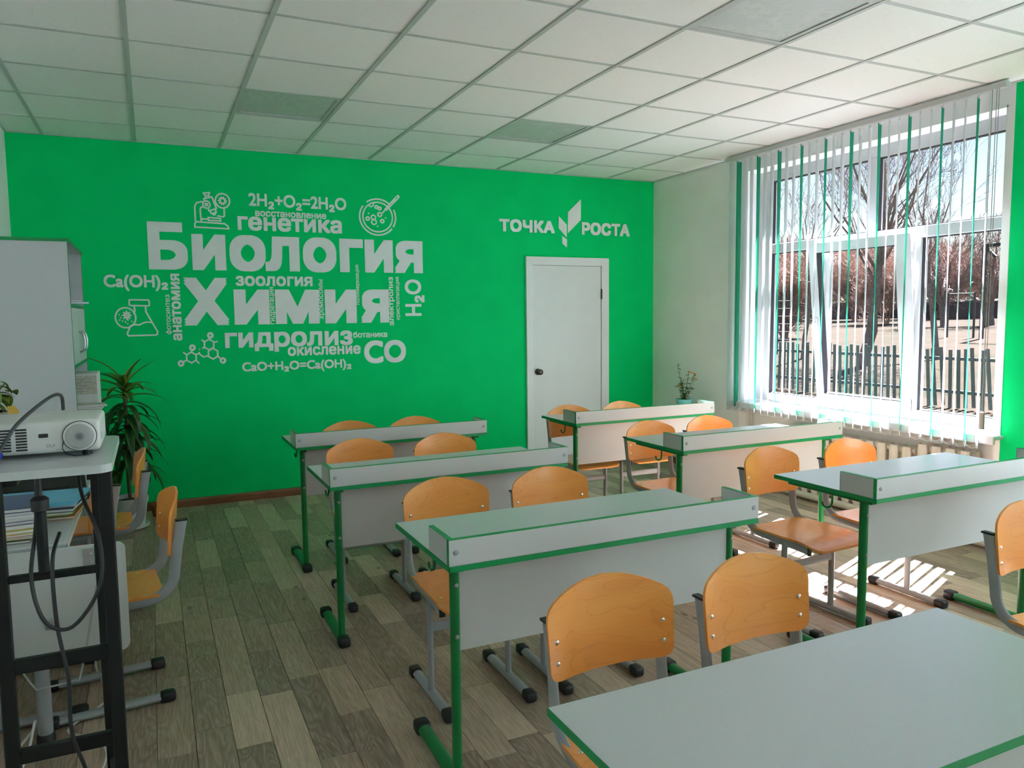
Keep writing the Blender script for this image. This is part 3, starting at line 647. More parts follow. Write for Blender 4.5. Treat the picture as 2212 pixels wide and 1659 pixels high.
# ------------------------------------------------------------------ chairs
def outline_back(n=10):
    hw, zb, zs, zt, r = .192, .572, .744, .812, .034
    p = []
    p += [(-(hw-.006-r)+0, zb)]; p = arc(-(hw-.004)+r, zb+r, r, 1.5*PI, PI, 5)     # bottom left
    p += [(-hw, zs-.02)]
    p += [(-hw+.002, zs-.004), (-hw+.010, zs+.012), (-hw+.026, zs+.025)]
    for i in range(1, 12):
        u = -hw+.026+(2*hw-.052)*i/12; p.append((u, zt-(zt-zs-.025)*(abs(u)/(hw-.026))**1.9))
    p += [(hw-.026, zs+.025), (hw-.010, zs+.012), (hw-.002, zs-.004), (hw, zs-.02)]
    p += arc((hw-.004)-r, zb+r, r, 0, -.5*PI, 5)
    return p
def back_y(u, z): return .030-.040*(abs(u)/.192)**2.2+(z-.58)*.10
def seat_z(u, v):   # u across, v from rear(0) to front(-.41)
    t = -v/.41
    z = .438-.010*math.exp(-((u/.13)**2+((v+.19)/.13)**2))
    if t > .72: z -= .030*((t-.72)/.28)**2
    return z
def plate(poly, fpos, nrm, th, cols=17, rows=11):
    """curved plate: clip a grid to the outline by row spans"""
    us = [p[0] for p in poly]; vs_ = [p[1] for p in poly]; v0, v1 = min(vs_), max(vs_)
    def span(v):
        xs_ = []
        for (a, b), (c, d) in zip(poly, poly[1:]+poly[:1]):
            if (b-v)*(d-v) <= 0 and abs(d-b) > 1e-9: xs_.append(a+(c-a)*(v-b)/(d-b))
        return (min(xs_), max(xs_)) if xs_ else (0, 0)
    m = MB(); fr, bk = [], []
    brk = sorted(set([round(v, 4) for v in vs_]+[v0+(v1-v0)*i/rows for i in range(rows+1)]))
    brk = [b for i, b in enumerate(brk) if i == 0 or b-brk[i-1] > .002]
    brk[0] = v0+1e-5; brk[-1] = v1-1e-4
    for v in brk:
        a, b = span(v)
        for j in range(cols):
            u = a+(b-a)*j/(cols-1); p = Vector(fpos(u, v)); fr.append(p); bk.append(p+Vector(nrm)*th)
    R = len(brk); N = R*cols; fs = []
    for i in range(R-1):
        for j in range(cols-1):
            q = i*cols+j; fs.append((q, q+1, q+cols+1, q+cols)); fs.append((N+q, N+q+cols, N+q+cols+1, N+q+1))
    bd = [j for j in range(cols)]+[i*cols+cols-1 for i in range(1, R)]+[(R-1)*cols+j for j in range(cols-2, -1, -1)]+[i*cols for i in range(R-2, 0, -1)]
    fs += [(a, b, N+b, N+a) for a, b in zip(bd, bd[1:]+bd[:1])]
    return m.add(fr+bk, fs)
def chair_proto():
    t = thing('school_chair', '', 'chair', group='plywood school chairs with grey frames'); FX = .167
    for sx in (-1, 1):
        x = sx*FX
        rail = obj('foot_rail', MB().tube([(x, -.03, .021), (x, -.42, .021)], .020, 12, .0155, side=(1, 0, 0)), m_grey, t, True)
        for yy in (-.028, -.422): obj('foot_cap', MB().rbox((x, yy, .0205), (.047, .058, .041), .012, 3), m_black, rail, True)
        obj('post', MB().tube([(x, -.228, .03), (x, -.228, .415)], .0165, 12, .0115, side=(0, 1, 0)), m_grey, t, True)
        a = arc(-.085, .515, .10, 0, -PI/2, 8)
        path = [(x, .052, .712), (x, .030, .60)]+[(x, y+.004, z) for y, z in a]+[(x, -.30, .405), (x, -.37, .400)]
        up_ = obj('side_frame', MB().tube(path, .0105, 12, .0215, side=(1, 0, 0)), m_grey, t, True)
        obj('end_plug', MB().rbox((x, .0525, .7145), (.024, .046, .008), .003), m_black, up_)
        obj('end_plug', MB().rbox((x, -.372, .400), (.024, .008, .046), .003), m_black, up_)
    obj('cross_bar', MB().tube([(-FX, -.228, .285), (FX, -.228, .285)], .020, 12, .010, side=(0, 0, 1)), m_grey, t, True)
    obj('seat_cross_bar', MB().tube([(-FX, -.30, .402), (FX, -.30, .402)], .012, 10), m_grey, t, True)
    sp = [(-.150, -.02), (.150, -.02)]+arc(.150, -.050, .030, PI/2, 0, 4)[1:]+[(.186, -.22)]+arc(.186-.06, -.43+.06, .06, 0, -PI/2, 5)+arc(-.186+.06, -.43+.06, .06, -PI/2, -PI, 5)+[(-.186, -.22)]+arc(-.150, -.050, .030, PI, PI/2, 4)[:-1]
    seat = obj('seat', plate(sp, lambda u, v: (u, v, seat_z(u, v+.02)), (0, 0, -1), .010, 15, 14), m_wood, t, True, ang=.9)
    bk = obj('backrest', plate(outline_back(), lambda u, z: (u, back_y(u, z), z), (0, 1, 0), .009), m_wood, t, True, ang=.9)
    dome = MB().lathe([(.0075, 0), (.0070, .002), (.0045, .004), (.0015, .0045)], 12, (0, 0, 0), 'y').mesh('rivet', True); dome.materials.append(m_chrome)
    for u in (-.163, .163):
        for z in (.618, .672): link('rivet', dome, bk, (u, back_y(u, z)+.001, z))
    domez = MB().lathe([(.0075, 0), (.0065, .002), (.003, .003)], 12).mesh('rivet', True); domez.materials.append(m_chrome)
    for u in (-.155, .155):
        for v in (-.09, -.33): link('rivet', domez, seat, (u, v, seat_z(u, v+.02)-.001))
    return t
CH = [(1.140, -.655, 0, 'left chair tucked behind the closest barrier desk, birch seat showing beside the green leg'),
 (1.632, -.665, 0, 'right chair tucked behind the closest barrier desk, back only partly showing'),
 (1.075, .560, 0, 'left chair behind the second middle-column desk, curved plywood back above the tabletop'),
 (1.570, .520, 0, 'right chair behind the second middle-column desk, curved plywood back above the tabletop'),
 (1.205, 1.340, 0, 'left chair behind the barrier desk nearest the green wall, only its back top showing'),
 (1.660, 1.345, 0, 'right chair behind the barrier desk nearest the green wall, only its back top showing'),
 (1.090, -2.015, 0, 'large left plywood chair pushed in at the foreground flat desk'),
 (1.545, -2.055, .02, 'right plywood chair pushed in at the foreground flat desk, nearer the sunlit floor'),
 (2.900, 1.395, 0, 'left chair behind the barrier desk in front of the white door'),
 (3.385, 1.405, 0, 'right chair behind the barrier desk in front of the white door'),
 (2.915, .365, .03, 'left chair behind the desk in front of the long radiator, seat and curved frame showing'),
 (3.405, .385, 0, 'right chair behind the desk in front of the long radiator, back against the white panel'),
 (2.875, -.735, .06, 'left chair with its whole glossy seat in view beside the striped sunlight'),
 (3.420, -.745, 0, 'right chair standing in the striped sunlight in front of the radiator'),
 (2.835, -2.035, -.05, 'chair cut by the right edge of the picture, its grey curved frame in view'),
 (3.370, -1.93, 0, 'chair at the right edge mostly outside the picture, behind the other cut chair')]
proto = None
for x, y, rz, lab in CH:
    if proto is None: proto = chair_proto(); proto['label'] = lab; proto.location = (x, y, 0); proto.rotation_euler = (0, 0, rz)
    else: copy_tree(proto, (x, y, 0), rz, lab)
for x, y, rz, lab in [(.045, -.275, -PI/2+.10, 'chair seen edge-on beside the projector trolley, turned to the left desk'), (-.215, .235, -PI/2-.12, 'chair pushed deepest under the left desk behind the black trolley leg'), (-.075, .86, -PI/2+.05, 'chair at the left desk closest to the leafy plant')]:
    copy_tree(proto, (x, y, 0), rz, lab)

# ------------------------------------------------------------------ projector trolley and projector
CT = 1.18
cart = thing('projector_trolley', 'black steel projector trolley with grey rounded top in the left foreground', 'trolley', (-.24, -1.53, 0))
def crt(mb): return MB().add([(v[0]+.24, v[1]+1.53, v[2]) for v in mb.v], mb.f)
pr_ = []
for cx, cy, a in ((-.05-.03, -1.775+.03, -PI/2), (-.05-.03, -1.30-.03, 0), (-.47+.03, -1.30-.03, PI/2), (-.47+.03, -1.775+.03, PI)): pr_ += arc(cx, cy, .03, a, a+PI/2, 5)
obj('trolley_top', crt(MB().prism(pr_, lambda u, v, w: (u, v, CT-.018+w), .018)), m_lamtop, cart)
for x, y in ((-.066, -1.745), (-.272, -1.745), (-.108, -1.36), (-.34, -1.36)):
    lg = obj('leg', crt(MB().rbox((x, y, (CT-.018)/2+.02), (.028, .022, CT-.058), .003)), m_bmetal, cart)
    obj('foot_cap', crt(MB().rbox((x, y, .01), (.034, .028, .02), .005)), m_black, lg)
for z, h in ((.944, .016), (.752, .032), (.55, .032)): obj('cross_bar', crt(MB().rbox((-.169, -1.745, z), (.18, .018, h), .003)), m_bmetal, cart)
for z in (.30,): obj('side_bar', crt(MB().tube([(-.066, -1.745, z), (-.108, -1.36, z)], .009, 8)), m_bmetal, cart); obj('side_bar', crt(MB().tube([(-.272, -1.745, z), (-.34, -1.36, z)], .009, 8)), m_bmetal, cart)
ap = obj('adjusting_post', crt(MB().tube([(-.192, -1.745, .954), (-.192, -1.745, 1.10)], .011, 12)), m_bmetal, cart, True)
obj('knob', crt(MB().lathe([(.012, 1.085), (.017, 1.088), (.018, 1.112), (.012, 1.118), (.006, 1.12), (.006, 1.16)], 14, (-.192, -1.745, 0))), m_black, ap, True)
for x in (-.255, -.083): obj('top_bracket', crt(MB().bb(x-.02, x+.02, -1.72, -1.36, CT-.04, CT-.0185)), m_bmetal, cart)

P0 = (-.228, -1.505, CT)       # projector
pj = thing('projector', 'white data projector with round capped lens on the trolley', 'projector', P0)
bw, bd, bh = .302, .225, .074
body = obj('shell', MB().rbox((0, 0, .010+bh/2), (bw, bd, bh), .012, 4), m_proj, pj, True)
yf = -bd/2
gr = MB(); ribs = MB()
for c in range(5):
    for r in range(8):
        x = -.142+c*.031; z = .020+r*.0066; gr.bb(x, x+.022, yf-.0006, yf+.002, z, z+.0040)
for c in range(5):
    for r in range(8): obj('vent_slot', MB().bb(-.142+c*.031, -.120+c*.031, yf-.0006, yf+.002, .020+r*.0066, .0240+r*.0066), m_black, body)
obj('infrared_window', MB().rbox((.036, yf-.0005, .052), (.019, .003, .009), .001, 1), m_black, body)
obj('front_panel_seam', MB().bb(.060, .082, yf-.0006, yf+.001, .0175, .0185), m_grey, body)
LXc, LZc = .1085, .0465
lens = obj('lens_ring', MB().lathe([(.034, 0), (.034, .004), (.032, .008), (.029, .009), (.027, .004)], 40, (LXc, yf-.001, LZc), 'y'), m_proj, pj, True)
obj('lens_groove', MB().lathe([(.0355, -.002), (.0355, .0012), (.034, .0012)], 40, (LXc, yf-.001, LZc), 'y'), m_black, lens)
def cap_mat():
    t = NT('frosted_lens_cap'); tc_ = t.n('TexCoord'); sub_ = t.n('VectorMath', operation='SUBTRACT'); sub_.inputs[1].default_value = (LXc, yf, LZc); ln = t.n('VectorMath', operation='LENGTH')
    t.l(tc_.outputs['Object'], sub_.inputs[0]); t.l(sub_.outputs[0], ln.inputs[0])
    sc_ = t.math('MULTIPLY', ln.outputs['Value'], 1/.029)
    t.color(t.ramp(sc_, [(.30, (.04, .045, .05)), (.46, (.09, .10, .11)), (.60, (.36, .37, .37)), (1, (.42, .42, .41))])); t.set(.3); return t.m
obj('lens_cap', MB().lathe([(.0285, 0), (.0285, .008), (.026, .0105), (.015, .012), (.004, .0125)], 36, (LXc, yf-.001, LZc), 'y'), cap_mat(), lens, True)
obj('cap_cord', MB().tube([(.078, yf-.007, .040), (.074, yf-.010, .030), (.073, yf-.008, .020), (.080, yf-.010, .008), (.098, yf-.016, .003), (.118, yf-.014, .003), (.125, yf-.006, .003), (.112, yf+.001, .003)], .0011, 6), m_black, lens, True)
lt = word_mesh('DLP', .02, lambda u, w, d: (.041+u*.0175, yf+d, .0245+w*.0068), .0004, 'logo_lettering'); lt.materials.append(m_grey); link('logo_lettering', lt, body)
obj('side_knob', MB().rbox((bw/2+.002, -.085, .042), (.006, .012, .016), .002), m_proj, body)
for x in (-.12, .12): obj('foot', MB().lathe([(.010, 0), (.010, .011)], 14, (x, -.085, 0)), m_black, pj)
obj('foot', MB().lathe([(.010, 0), (.010, .011)], 14, (0, .08, 0)), m_black, pj)
cab = thing('video_cable', 'dark grey video cable with blue plug looping over the projector', 'cable', (-.25, -1.62, CT))
def cb(pts, r, n=8): return MB().tube([(a+.25, b+1.62, c-CT) for a, b, c in pts], r, n)
def smooth_path(pts, n=6):
    P = [Vector(p) for p in pts]; P = [P[0]]+P+[P[-1]]; out = []
    for i in range(1, len(P)-2):
        for k in range(n):
            t = k/n; a, b, c, d = P[i-1:i+3]
            out.append(.5*((2*b)+(-a+c)*t+(2*a-5*b+4*c-d)*t*t+(-a+3*b-3*c+d)*t**3))
    return [tuple(v) for v in out+[P[-2]]]
obj('cord', cb(smooth_path([(-.168, -1.42, 1.27), (-.168, -1.44, 1.305), (-.178, -1.50, 1.314), (-.205, -1.58, 1.296), (-.240, -1.635, 1.262), (-.262, -1.655, 1.225), (-.272, -1.665, 1.208)]), .0042), plain('dark_grey_cable', (.04, .045, .05), .45), cab, True)
pl = MB().rbox((0, 0, 0), (.020, .013, .034), .003, 2, Matrix.Rotation(.55, 3, 'Y')); obj('plug', MB().add([(v[0]-.030, v[1]-.047, v[2]+.014) for v in pl.v], pl.f), m_blue, cab)
pl = MB().rbox((0, 0, 0), (.017, .009, .012), .001, 1, Matrix.Rotation(.55, 3, 'Y')); obj('plug_tip', MB().add([(v[0]-.042, v[1]-.047, v[2]-.005) for v in pl.v], pl.f), m_steel, cab)

# yellow-green pot plant at the back of the trolley
def leaf_mesh(L, w, droop, fold=.25, n=6, shape=.6):
    mb = MB(); vs = []; 
    for i in range(n+1):
        t = i/n; a = droop*t; ww = w*max(.04, math.sin(PI*min(1, (t*.92+.08)))**shape*(1-.35*t)); y = L*(math.sin(a)/droop if abs(droop) > 1e-3 else t); z = L*((math.cos(a)-1)/droop if abs(droop) > 1e-3 else 0)
        for u in (-1, 0, 1): vs.append((u*ww, y, z+abs(u)*ww*fold))
    return mb.add(vs, [(i*3+k, i*3+k+1, i*3+k+4, i*3+k+3) for i in range(n) for k in (0, 1)])
def put_leaf(me, par, p, az, el, s=1, name='leaf'):
    o = link(name, me, par, p); o.rotation_euler = (el, 0, az); o.scale = (s, s, s); return o
plt = thing('potted_plant', 'small yellow-green plant in a pale pot behind the projector', 'plant', (-.345, -1.335, CT))
obj('pot', MB().lathe([(.036, 0), (.050, .075), (.053, .085), (.048, .085), (.045, .07)], 20), m_pot, plt, True); obj('soil', MB().lathe([(.044, .066), (.044, .072)], 16), m_soil, plt)
lms = [leaf_mesh(.045, .016, 1.3).mesh('leaf', True, 3) for _ in range(2)]; lms[0].materials.append(m_leafs); lms[1].materials.append(m_leafo)
rp = random.Random(11)
for j in range(9):
    az = rp.uniform(0, 2*PI); tp = Vector((math.cos(az)*rp.uniform(.02, .075), math.sin(az)*rp.uniform(.02, .055), rp.uniform(.10, .165)))
    obj('stem', MB().tube([(0, 0, .07), tp*.6+Vector((0, 0, .04)), tp], .0018, 5), m_leafs, plt)
    for q in range(5): put_leaf(lms[0], plt, tuple(tp+Vector((rp.uniform(-.012, .012), rp.uniform(-.012, .012), rp.uniform(-.03, .01)))), rp.uniform(0, 2*PI), rp.uniform(-.7, .5), rp.uniform(.7, 1.2))
put_leaf(lms[1], plt, (.055, -.03, .10), -2.2, -.9, 1.2); put_leaf(lms[1], plt, (-.01, -.05, .09), -1.2, -.8, 1.0)

# ------------------------------------------------------------------ left desk with laptop and books
ld = thing('computer_desk', 'grey desk along the left wall carrying a laptop and book piles', 'desk', (-.545, .1, 0))
LT = .70
lt_ = obj('tabletop', MB().rbox((0, 0, LT-.011), (.56, 1.26, .022), .004, 1), m_lamtop, ld)
obj('edge_band', MB().bb(.2795, .2815, -.63, .63, LT-.021, LT-.001), m_white_pl, lt_)
for y in (-.53, .53):
    lg = obj('leg', MB().tube([(.02, y, .03), (.02, y, LT-.022)], .022, 14), m_grey, ld, True); obj('foot_rail', MB().tube([(-.24, y, .022), (.27, y, .022)], .021, 12, .016, side=(0, 1, 0)), m_grey, lg, True)
    for x in (-.245, .275): obj('foot_cap', MB().rbox((x, y, .0215), (.06, .05, .043), .012, 3), m_black, lg, True)
obj('back_panel', MB().bb(-.27, -.254, -.52, .52, .25, LT-.025), m_lam, ld)
lap = thing('laptop', 'flat black laptop lying on the left desk', 'laptop', (-.44, .30, LT), .15)
obj('base', MB().rbox((0, 0, .012), (.38, .26, .022), .006), m_black, lap)
keys = MB()
for r in range(6):
    for c in range(15): obj('key', MB().bb(-.165+c*.0222, -.147+c*.0222, -.015+r*.021, .002+r*.021, .023, .0255), m_bmetal, lap) if (r*15+c) % 1 == 0 else None
obj('lid', MB().rbox((0, .20, .10), (.38, .006, .25), .003, 1, Matrix.Rotation(-.9, 3, 'X')), plain('glossy_black_screen', (.01, .011, .012), .12), lap)
BK = [('blue', (.05, .30, .55)), ('sky', (.10, .42, .62)), ('green', (.05, .30, .10)), ('lime', (.35, .42, .04)), ('orange', (.55, .18, .03)), ('violet', (.13, .05, .30)), ('white', (.65, .65, .63)), ('black', (.02, .02, .025)), ('navy', (.03, .06, .16)), ('yellow', (.60, .45, .06)), ('grey', (.28, .30, .30)), ('red', (.45, .02, .03)), ('cream', (.55, .47, .33))]
BM = {n: plain('book_cover_'+n, c, .4, var=.12, scale=25) for n, c in BK}
def book(col, loc, rz, w, d, h, label, group, name='book'):
    t = thing(name, label, 'book', loc, rz, group)
    obj('pages', MB().bb(-w/2+.001, w/2-.003, -d/2+.003, d/2-.003, h*.14, h*.86), m_paper, t)
    c = MB(); c.bb(-w/2, w/2, -d/2, d/2, 0, h*.14); c.bb(-w/2, w/2, -d/2, d/2, h*.86, h); c.bb(-w/2, -w/2+.0015, -d/2, d/2, h*.14, h*.86); obj('cover', c, BM[col], t); return t
rk = random.Random(4); ORD = ['lowest', 'second from the bottom', 'third from the bottom', 'fourth from the bottom', 'fifth from the bottom', 'sixth from the bottom', 'seventh from the bottom', 'eighth from the bottom', 'ninth from the bottom', 'topmost']
def stack(cols, x, y, z, w, d, hs, where, group, rz0=0):
    n = len(cols)
    for i, c in enumerate(cols):
        h = hs*rk.uniform(.8, 1.25); book(c, (x+rk.uniform(-.012, .012), y+rk.uniform(-.012, .012), z), rz0+rk.uniform(-.09, .09), w*rk.uniform(.94, 1.05), d*rk.uniform(.94, 1.03), h, '%s book, %s in the %s' % (c, 'topmost' if i == n-1 else ORD[i], where), group); z += h+.0004
    return z
stack(['black', 'lime', 'orange', 'yellow', 'white', 'violet', 'grey', 'white', 'grey', 'navy'], -.470, -.33, LT, .20, .27, .0115, 'near pile on the left desk', 'books piled at the near desk end', .05)
z_ = stack(['orange', 'green', 'lime', 'navy', 'white'], -.365, -.02, LT, .19, .26, .012, 'pile under the sky-blue folder', 'books under the blue folder', -.1)
tag(obj('folder', MB().add(*(lambda P: ([(a, b, c) for a, b, c in P], [(0, 1, 2, 3), (4, 7, 6, 5), (0, 4, 5, 1), (1, 5, 6, 2), (2, 6, 7, 3), (3, 7, 4, 0)]))([(-.19, -.15, 0), (.15, -.15, .004), (.16, .15, .003), (-.19, .15, 0), (-.19, -.15, .009), (.15, -.15, .020), (.16, .15, .012), (-.19, .15, .009)])), BM['sky'], None, loc=(-.40, -.03, z_+.001), rot=(0, 0, -.1)), 'sky-blue plastic folder lying on a book pile on the left desk', 'folder')
stack(['lime', 'black', 'cream', 'blue'], -.60, -.01, LT, .19, .25, .012, 'short pile in front of the laptop', 'books in front of the laptop', .1)

# folded side table next to the desk
ft = thing('folding_table', 'folded grey table board hanging upright on a thick post before the left desk', 'table', (-.335, -.60, 0))
pp_ = []
for cx, cz, a in ((.255-.03, .30+.03, -PI/2), (.255-.03, .70-.03, 0), (-.255+.03, .70-.03, PI/2), (-.255+.03, .30+.03, PI)): pp_ += arc(cx, cz, .03, a, a+PI/2, 5)
bd_ = obj('board', MB().prism(pp_, lambda u, v, w: (u, -.005+w, v), .016), m_lam, ft)
for x in (-.165, .145):
    hp = obj('hinge_plate', MB().rbox((x, -.007, .655), (.046, .004, .072), .001, 1), m_steel, bd_)
    for z in (.64, .67): obj('screw', MB().lathe([(.006, 0), (.004, .003)], 10, (x, -.009, z), 'y'), m_chrome, hp)
cl = obj('clip', MB().rbox((.015, -.012, .44), (.040, .014, .036), .002, 1), m_steel, bd_)
obj('wire_bail', MB().tube(smooth_path([(-.155, -.03, .52), (-.10, -.05, .36), (-.045, -.06, .245), (-.02, -.062, .236), (.075, -.062, .244), (.10, -.055, .27), (.16, -.03, .56)], 4), .0035, 6), m_steel, bd_, True)
ps = obj('post', MB().tube([(-.03, .035, .02), (-.03, .035, .66)], .024, 18), m_grey, ft, True)
obj('post_foot', MB().lathe([(.030, 0), (.030, .02), (.026, .03)], 18, (-.03, .035, 0)), m_black, ps, True)
obj('top_block', MB().rbox((-.01, .03, .665), (.30, .05, .03), .004, 1), m_bmetal, ft)
# cables at the trolley
tag(obj('power_cable', MB().tube(smooth_path([(-.200, -1.70, 1.155), (-.205, -1.72, 1.05), (-.212, -1.78, .95), (-.19, -1.80, .86), (-.14, -1.80, .84), (-.085, -1.80, .92), (-.082, -1.78, 1.02), (-.115, -1.70, 1.10), (-.125, -1.66, 1.16)]), .0042, 8), m_black, None, True), 'black power cable hanging in a loop below the trolley top', 'cable')
tag(obj('extension_cable', MB().tube(smooth_path([(-.165, -1.69, 1.02), (-.172, -1.78, .98), (-.170, -1.79, .85), (-.155, -1.79, .72), (-.155, -1.79, .60), (-.125, -1.79, .47), (-.10, -1.79, .25), (-.12, -1.80, .005), (-.30, -1.9, .005)]), .0042, 8), m_black, None, True), 'long black cable running down the trolley to the floor', 'cable')
tag(obj('floor_cable', MB().tube(smooth_path([(-.25, .20, .012), (-.24, -.02, .012), (-.20, -.20, .012), (-.16, -.30, .012), (-.22, -.42, .012), (-.30, -.55, .012), (-.20, -.66, .012), (-.165, -.80, .012), (-.22, -.95, .012), (-.45, -1.0, .012)]), .0045, 8), m_wire, None, True), 'white cable snaking on the floor under the left desk', 'cable')
tag(obj('looped_cable', MB().tube(smooth_path([(-.45, -.62, .012), (-.40, -.55, .05), (-.39, -.62, .10), (-.40, -.72, .05), (-.43, -.82, .012), (-.52, -.86, .012)]), .0045, 8), m_wire, None, True), 'white cable in a standing loop beside the trolley foot', 'cable')

# ------------------------------------------------------------------ cabinet on the left wall
CX0, CX1, CY0, CY1, CH_ = XL+.004, -.340, 1.085, 2.0, 1.912
cb_ = thing('tall_cabinet', 'tall pale grey shelf cabinet with green edges against the left wall', 'cabinet', ((CX0+CX1)/2, (CY0+CY1)/2, 0))
ox, oy = (CX0+CX1)/2, (CY0+CY1)/2
def cbx(name, x0, x1, y0, y1, z0, z1, m, par=None): return obj(name, MB().bb(x0-ox, x1-ox, y0-oy, y1-oy, z0, z1), m, par or cb_)
for n_, y0, y1 in (('side_panel', CY0, CY0+.018), ('side_panel', CY1-.018, CY1)):
    p_ = cbx(n_, CX0, CX1, y0, y1, 0, CH_, m_cab); cbx('edge_band', CX1, CX1+.002, y0, y1, 0, CH_, m_gedge, p_)
tp_ = cbx('top_panel', CX0-.0, CX1+.006, CY0-.004, CY1+.004, CH_, CH_+.018, m_cab); cbx('edge_band', CX0, CX1+.008, CY0-.006, CY1+.006, CH_+.0005, CH_+.0185, m_gedge, tp_)
cbx('back_panel', CX0, CX0+.006, CY0+.018, CY1-.018, .05, CH_, m_cab)
for z in (.05, .45, .88, 1.232, 1.57):
    s_ = cbx('shelf', CX0+.006, CX1-.004, CY0+.018, CY1-.018, z, z+.018, m_cab); cbx('edge_band', CX1-.004, CX1-.002, CY0+.018, CY1-.018, z, z+.018, m_gedge, s_)
for y0, y1, hy in ((CY0+.019, oy-.002, oy-.05), (oy+.002, CY1-.019, oy+.12)):
    d_ = cbx('door', CX1-.016, CX1+.001, y0, y1, 1.254, 1.566, m_cab); cbx('edge_band', CX1-.016, CX1+.002, y0, y1, 1.2495, 1.2535, m_gedge, d_)
    obj('handle', MB().tube(smooth_path([(CX1-ox, hy-oy, 1.31), (CX1-ox+.022, hy-oy, 1.325), (CX1-ox+.030, hy-oy, 1.37), (CX1-ox+.022, hy-oy, 1.415), (CX1-ox, hy-oy, 1.43)], 4), .006, 8), m_steel, d_, True)
# things on the cabinet shelves
SHZ = .898
book('blue', (CX1-.055, 1.42, 1.589), .4, .21, .15, .012, 'blue booklet lying on the upper open cabinet shelf, overhanging its edge', 'booklets on the upper shelf', 'booklet')
book('white', (CX1-.07, 1.40, 1.6015), .2, .19, .14, .008, 'white booklet on top of the blue booklet on the upper shelf', 'booklets on the upper shelf', 'booklet')
for i in range(4):
    c = ['cream', 'cream', 'grey', 'cream'][i]; t_ = thing('book', ['cream old book at the near side of the lower cabinet shelf', 'second old cream book standing on the lower cabinet shelf', 'grey book standing among the old cream books', 'cream book standing farthest from the cabinet side panel'][i], 'book', (CX1-.09, CY0+.035+i*.028, SHZ), 0, 'old books standing on the lower shelf')
    obj('pages', MB().bb(-.082, .078, -.009, .009, .004, .145+.006*i), m_paper, t_); k_ = MB(); k_.bb(-.084, .082, -.012, -.009, 0, .150+.006*i); k_.bb(-.084, .082, .009, .012, 0, .150+.006*i); k_.bb(.078, .084, -.012, .012, 0, .150+.006*i); obj('cover', k_, BM[c], t_)
bx_ = thing('document_box', 'white document box with printed sheets on the lower cabinet shelf', 'box', (CX1, 1.66, SHZ))
obj('box', MB().rbox((0, .0, .142), (.16, .26, .283), .003, 1), m_paper, bx_)
sh_ = obj('printed_sheet', MB().bb(-.075, .075, -.1325, -.1310, .16, .27), plain('cream_printed_paper', (.55, .52, .42), .7, var=.2, scale=60), bx_)
for i in range(5): obj('print_line', MB().bb(-.06, .03+.03*(i % 2), -.1335, -.1325, 0.175+.018*i, .179+.018*i), m_grey, sh_)
tag(obj('red_folder', MB().rbox((CX1, 1.36, SHZ+.042), (.19, .15, .083), .004, 1), BM['red'], None), 'red folder lying on the lower cabinet shelf', 'folder')
for i in range(3): tag(obj('paper_sheaf', MB().rbox((CX1+.012*i, 1.36, SHZ+.089+i*.011), (.20, .16, .009), .001, 1, Matrix.Rotation(.15*(i-1), 3, 'Z')), m_paper, None), ['paper sheaf directly on the red folder', 'middle paper sheaf above the red folder', 'topmost paper sheaf above the red folder'][i], 'papers', 'papers on the red folder')

# ------------------------------------------------------------------ floor plants
dr = thing('dracaena_plant', 'tall leafy plant with striped drooping leaves in a white pot by the green wall', 'plant', (-.150, 2.44, 0))
pt = obj('pot', MB().lathe([(.088, .012), (.112, .19), (.118, .19), (.121, .225), (.112, .225), (.106, .19)], 32), m_pot, dr, True)
obj('saucer', MB().lathe([(.090, 0), (.118, .010), (.121, .028), (.114, .028), (.105, .012)], 32), m_pot, dr, True); obj('soil', MB().lathe([(.105, .18), (.105, .195)], 24), m_soil, dr)
obj('cane', MB().tube(smooth_path([(0, 0, .19), (-.006, .01, .45), (.004, .0, .75), (-.002, 0, 1.02)]), .012, 10), m_stem, dr, True)
lvd = [leaf_mesh(L, .036, d, .3, 9, .6).mesh('leaf', True, 3) for L, d in ((.34, 1.5), (.38, 1.9), (.30, 1.2))]; lvy = [leaf_mesh(L, .034, d, .35, 9, .6).mesh('leaf', True, 3) for L, d in ((.33, .6), (.36, 1.1), (.30, 1.4))]
for m_ in lvd: m_.materials.append(m_leafd)
for m_ in lvy: m_.materials.append(m_leafy)
rl_ = random.Random(21)
for i in range(58):
    z = .42+.50*i/58; az = i*2.399+rl_.uniform(-.3, .3); s = rl_.uniform(.75, 1.05)
    if math.cos(az) > .55: s *= .85          # wall side: shorter
    put_leaf(rl_.choice(lvd), dr, (.008*-math.sin(az), .008*math.cos(az), z), az, rl_.uniform(-.1, .45), s)
for i in range(20):
    z = .93+.12*i/20; az = i*2.399; 
    put_leaf(rl_.choice(lvy), dr, (0, 0, z), az, .35+.75*i/20+rl_.uniform(-.1, .1), rl_.uniform(.8, 1.05)*(.85 if math.cos(az) > .5 else 1))
tp2 = thing('clay_pot', 'small terracotta pot standing on the floor by the skirting', 'pot', (.030, 2.715, 0))
obj('pot', MB().lathe([(.040, 0), (.052, .075), (.056, .075), (.058, .095), (.051, .095), (.047, .075)], 24), m_terra, tp2, True); obj('soil', MB().lathe([(.047, .07), (.047, .080)], 18), m_soil, tp2)
tag(obj('glass_jar', MB().lathe([(.028, .0812), (.028, .155), (.026, .165), (.024, .165), (.026, .155), (.026, .086), (.002, .085)], 20, (.028, 2.715, 0)), m_cglass, None, True), 'clear glass jar upside down in the terracotta pot', 'jar')
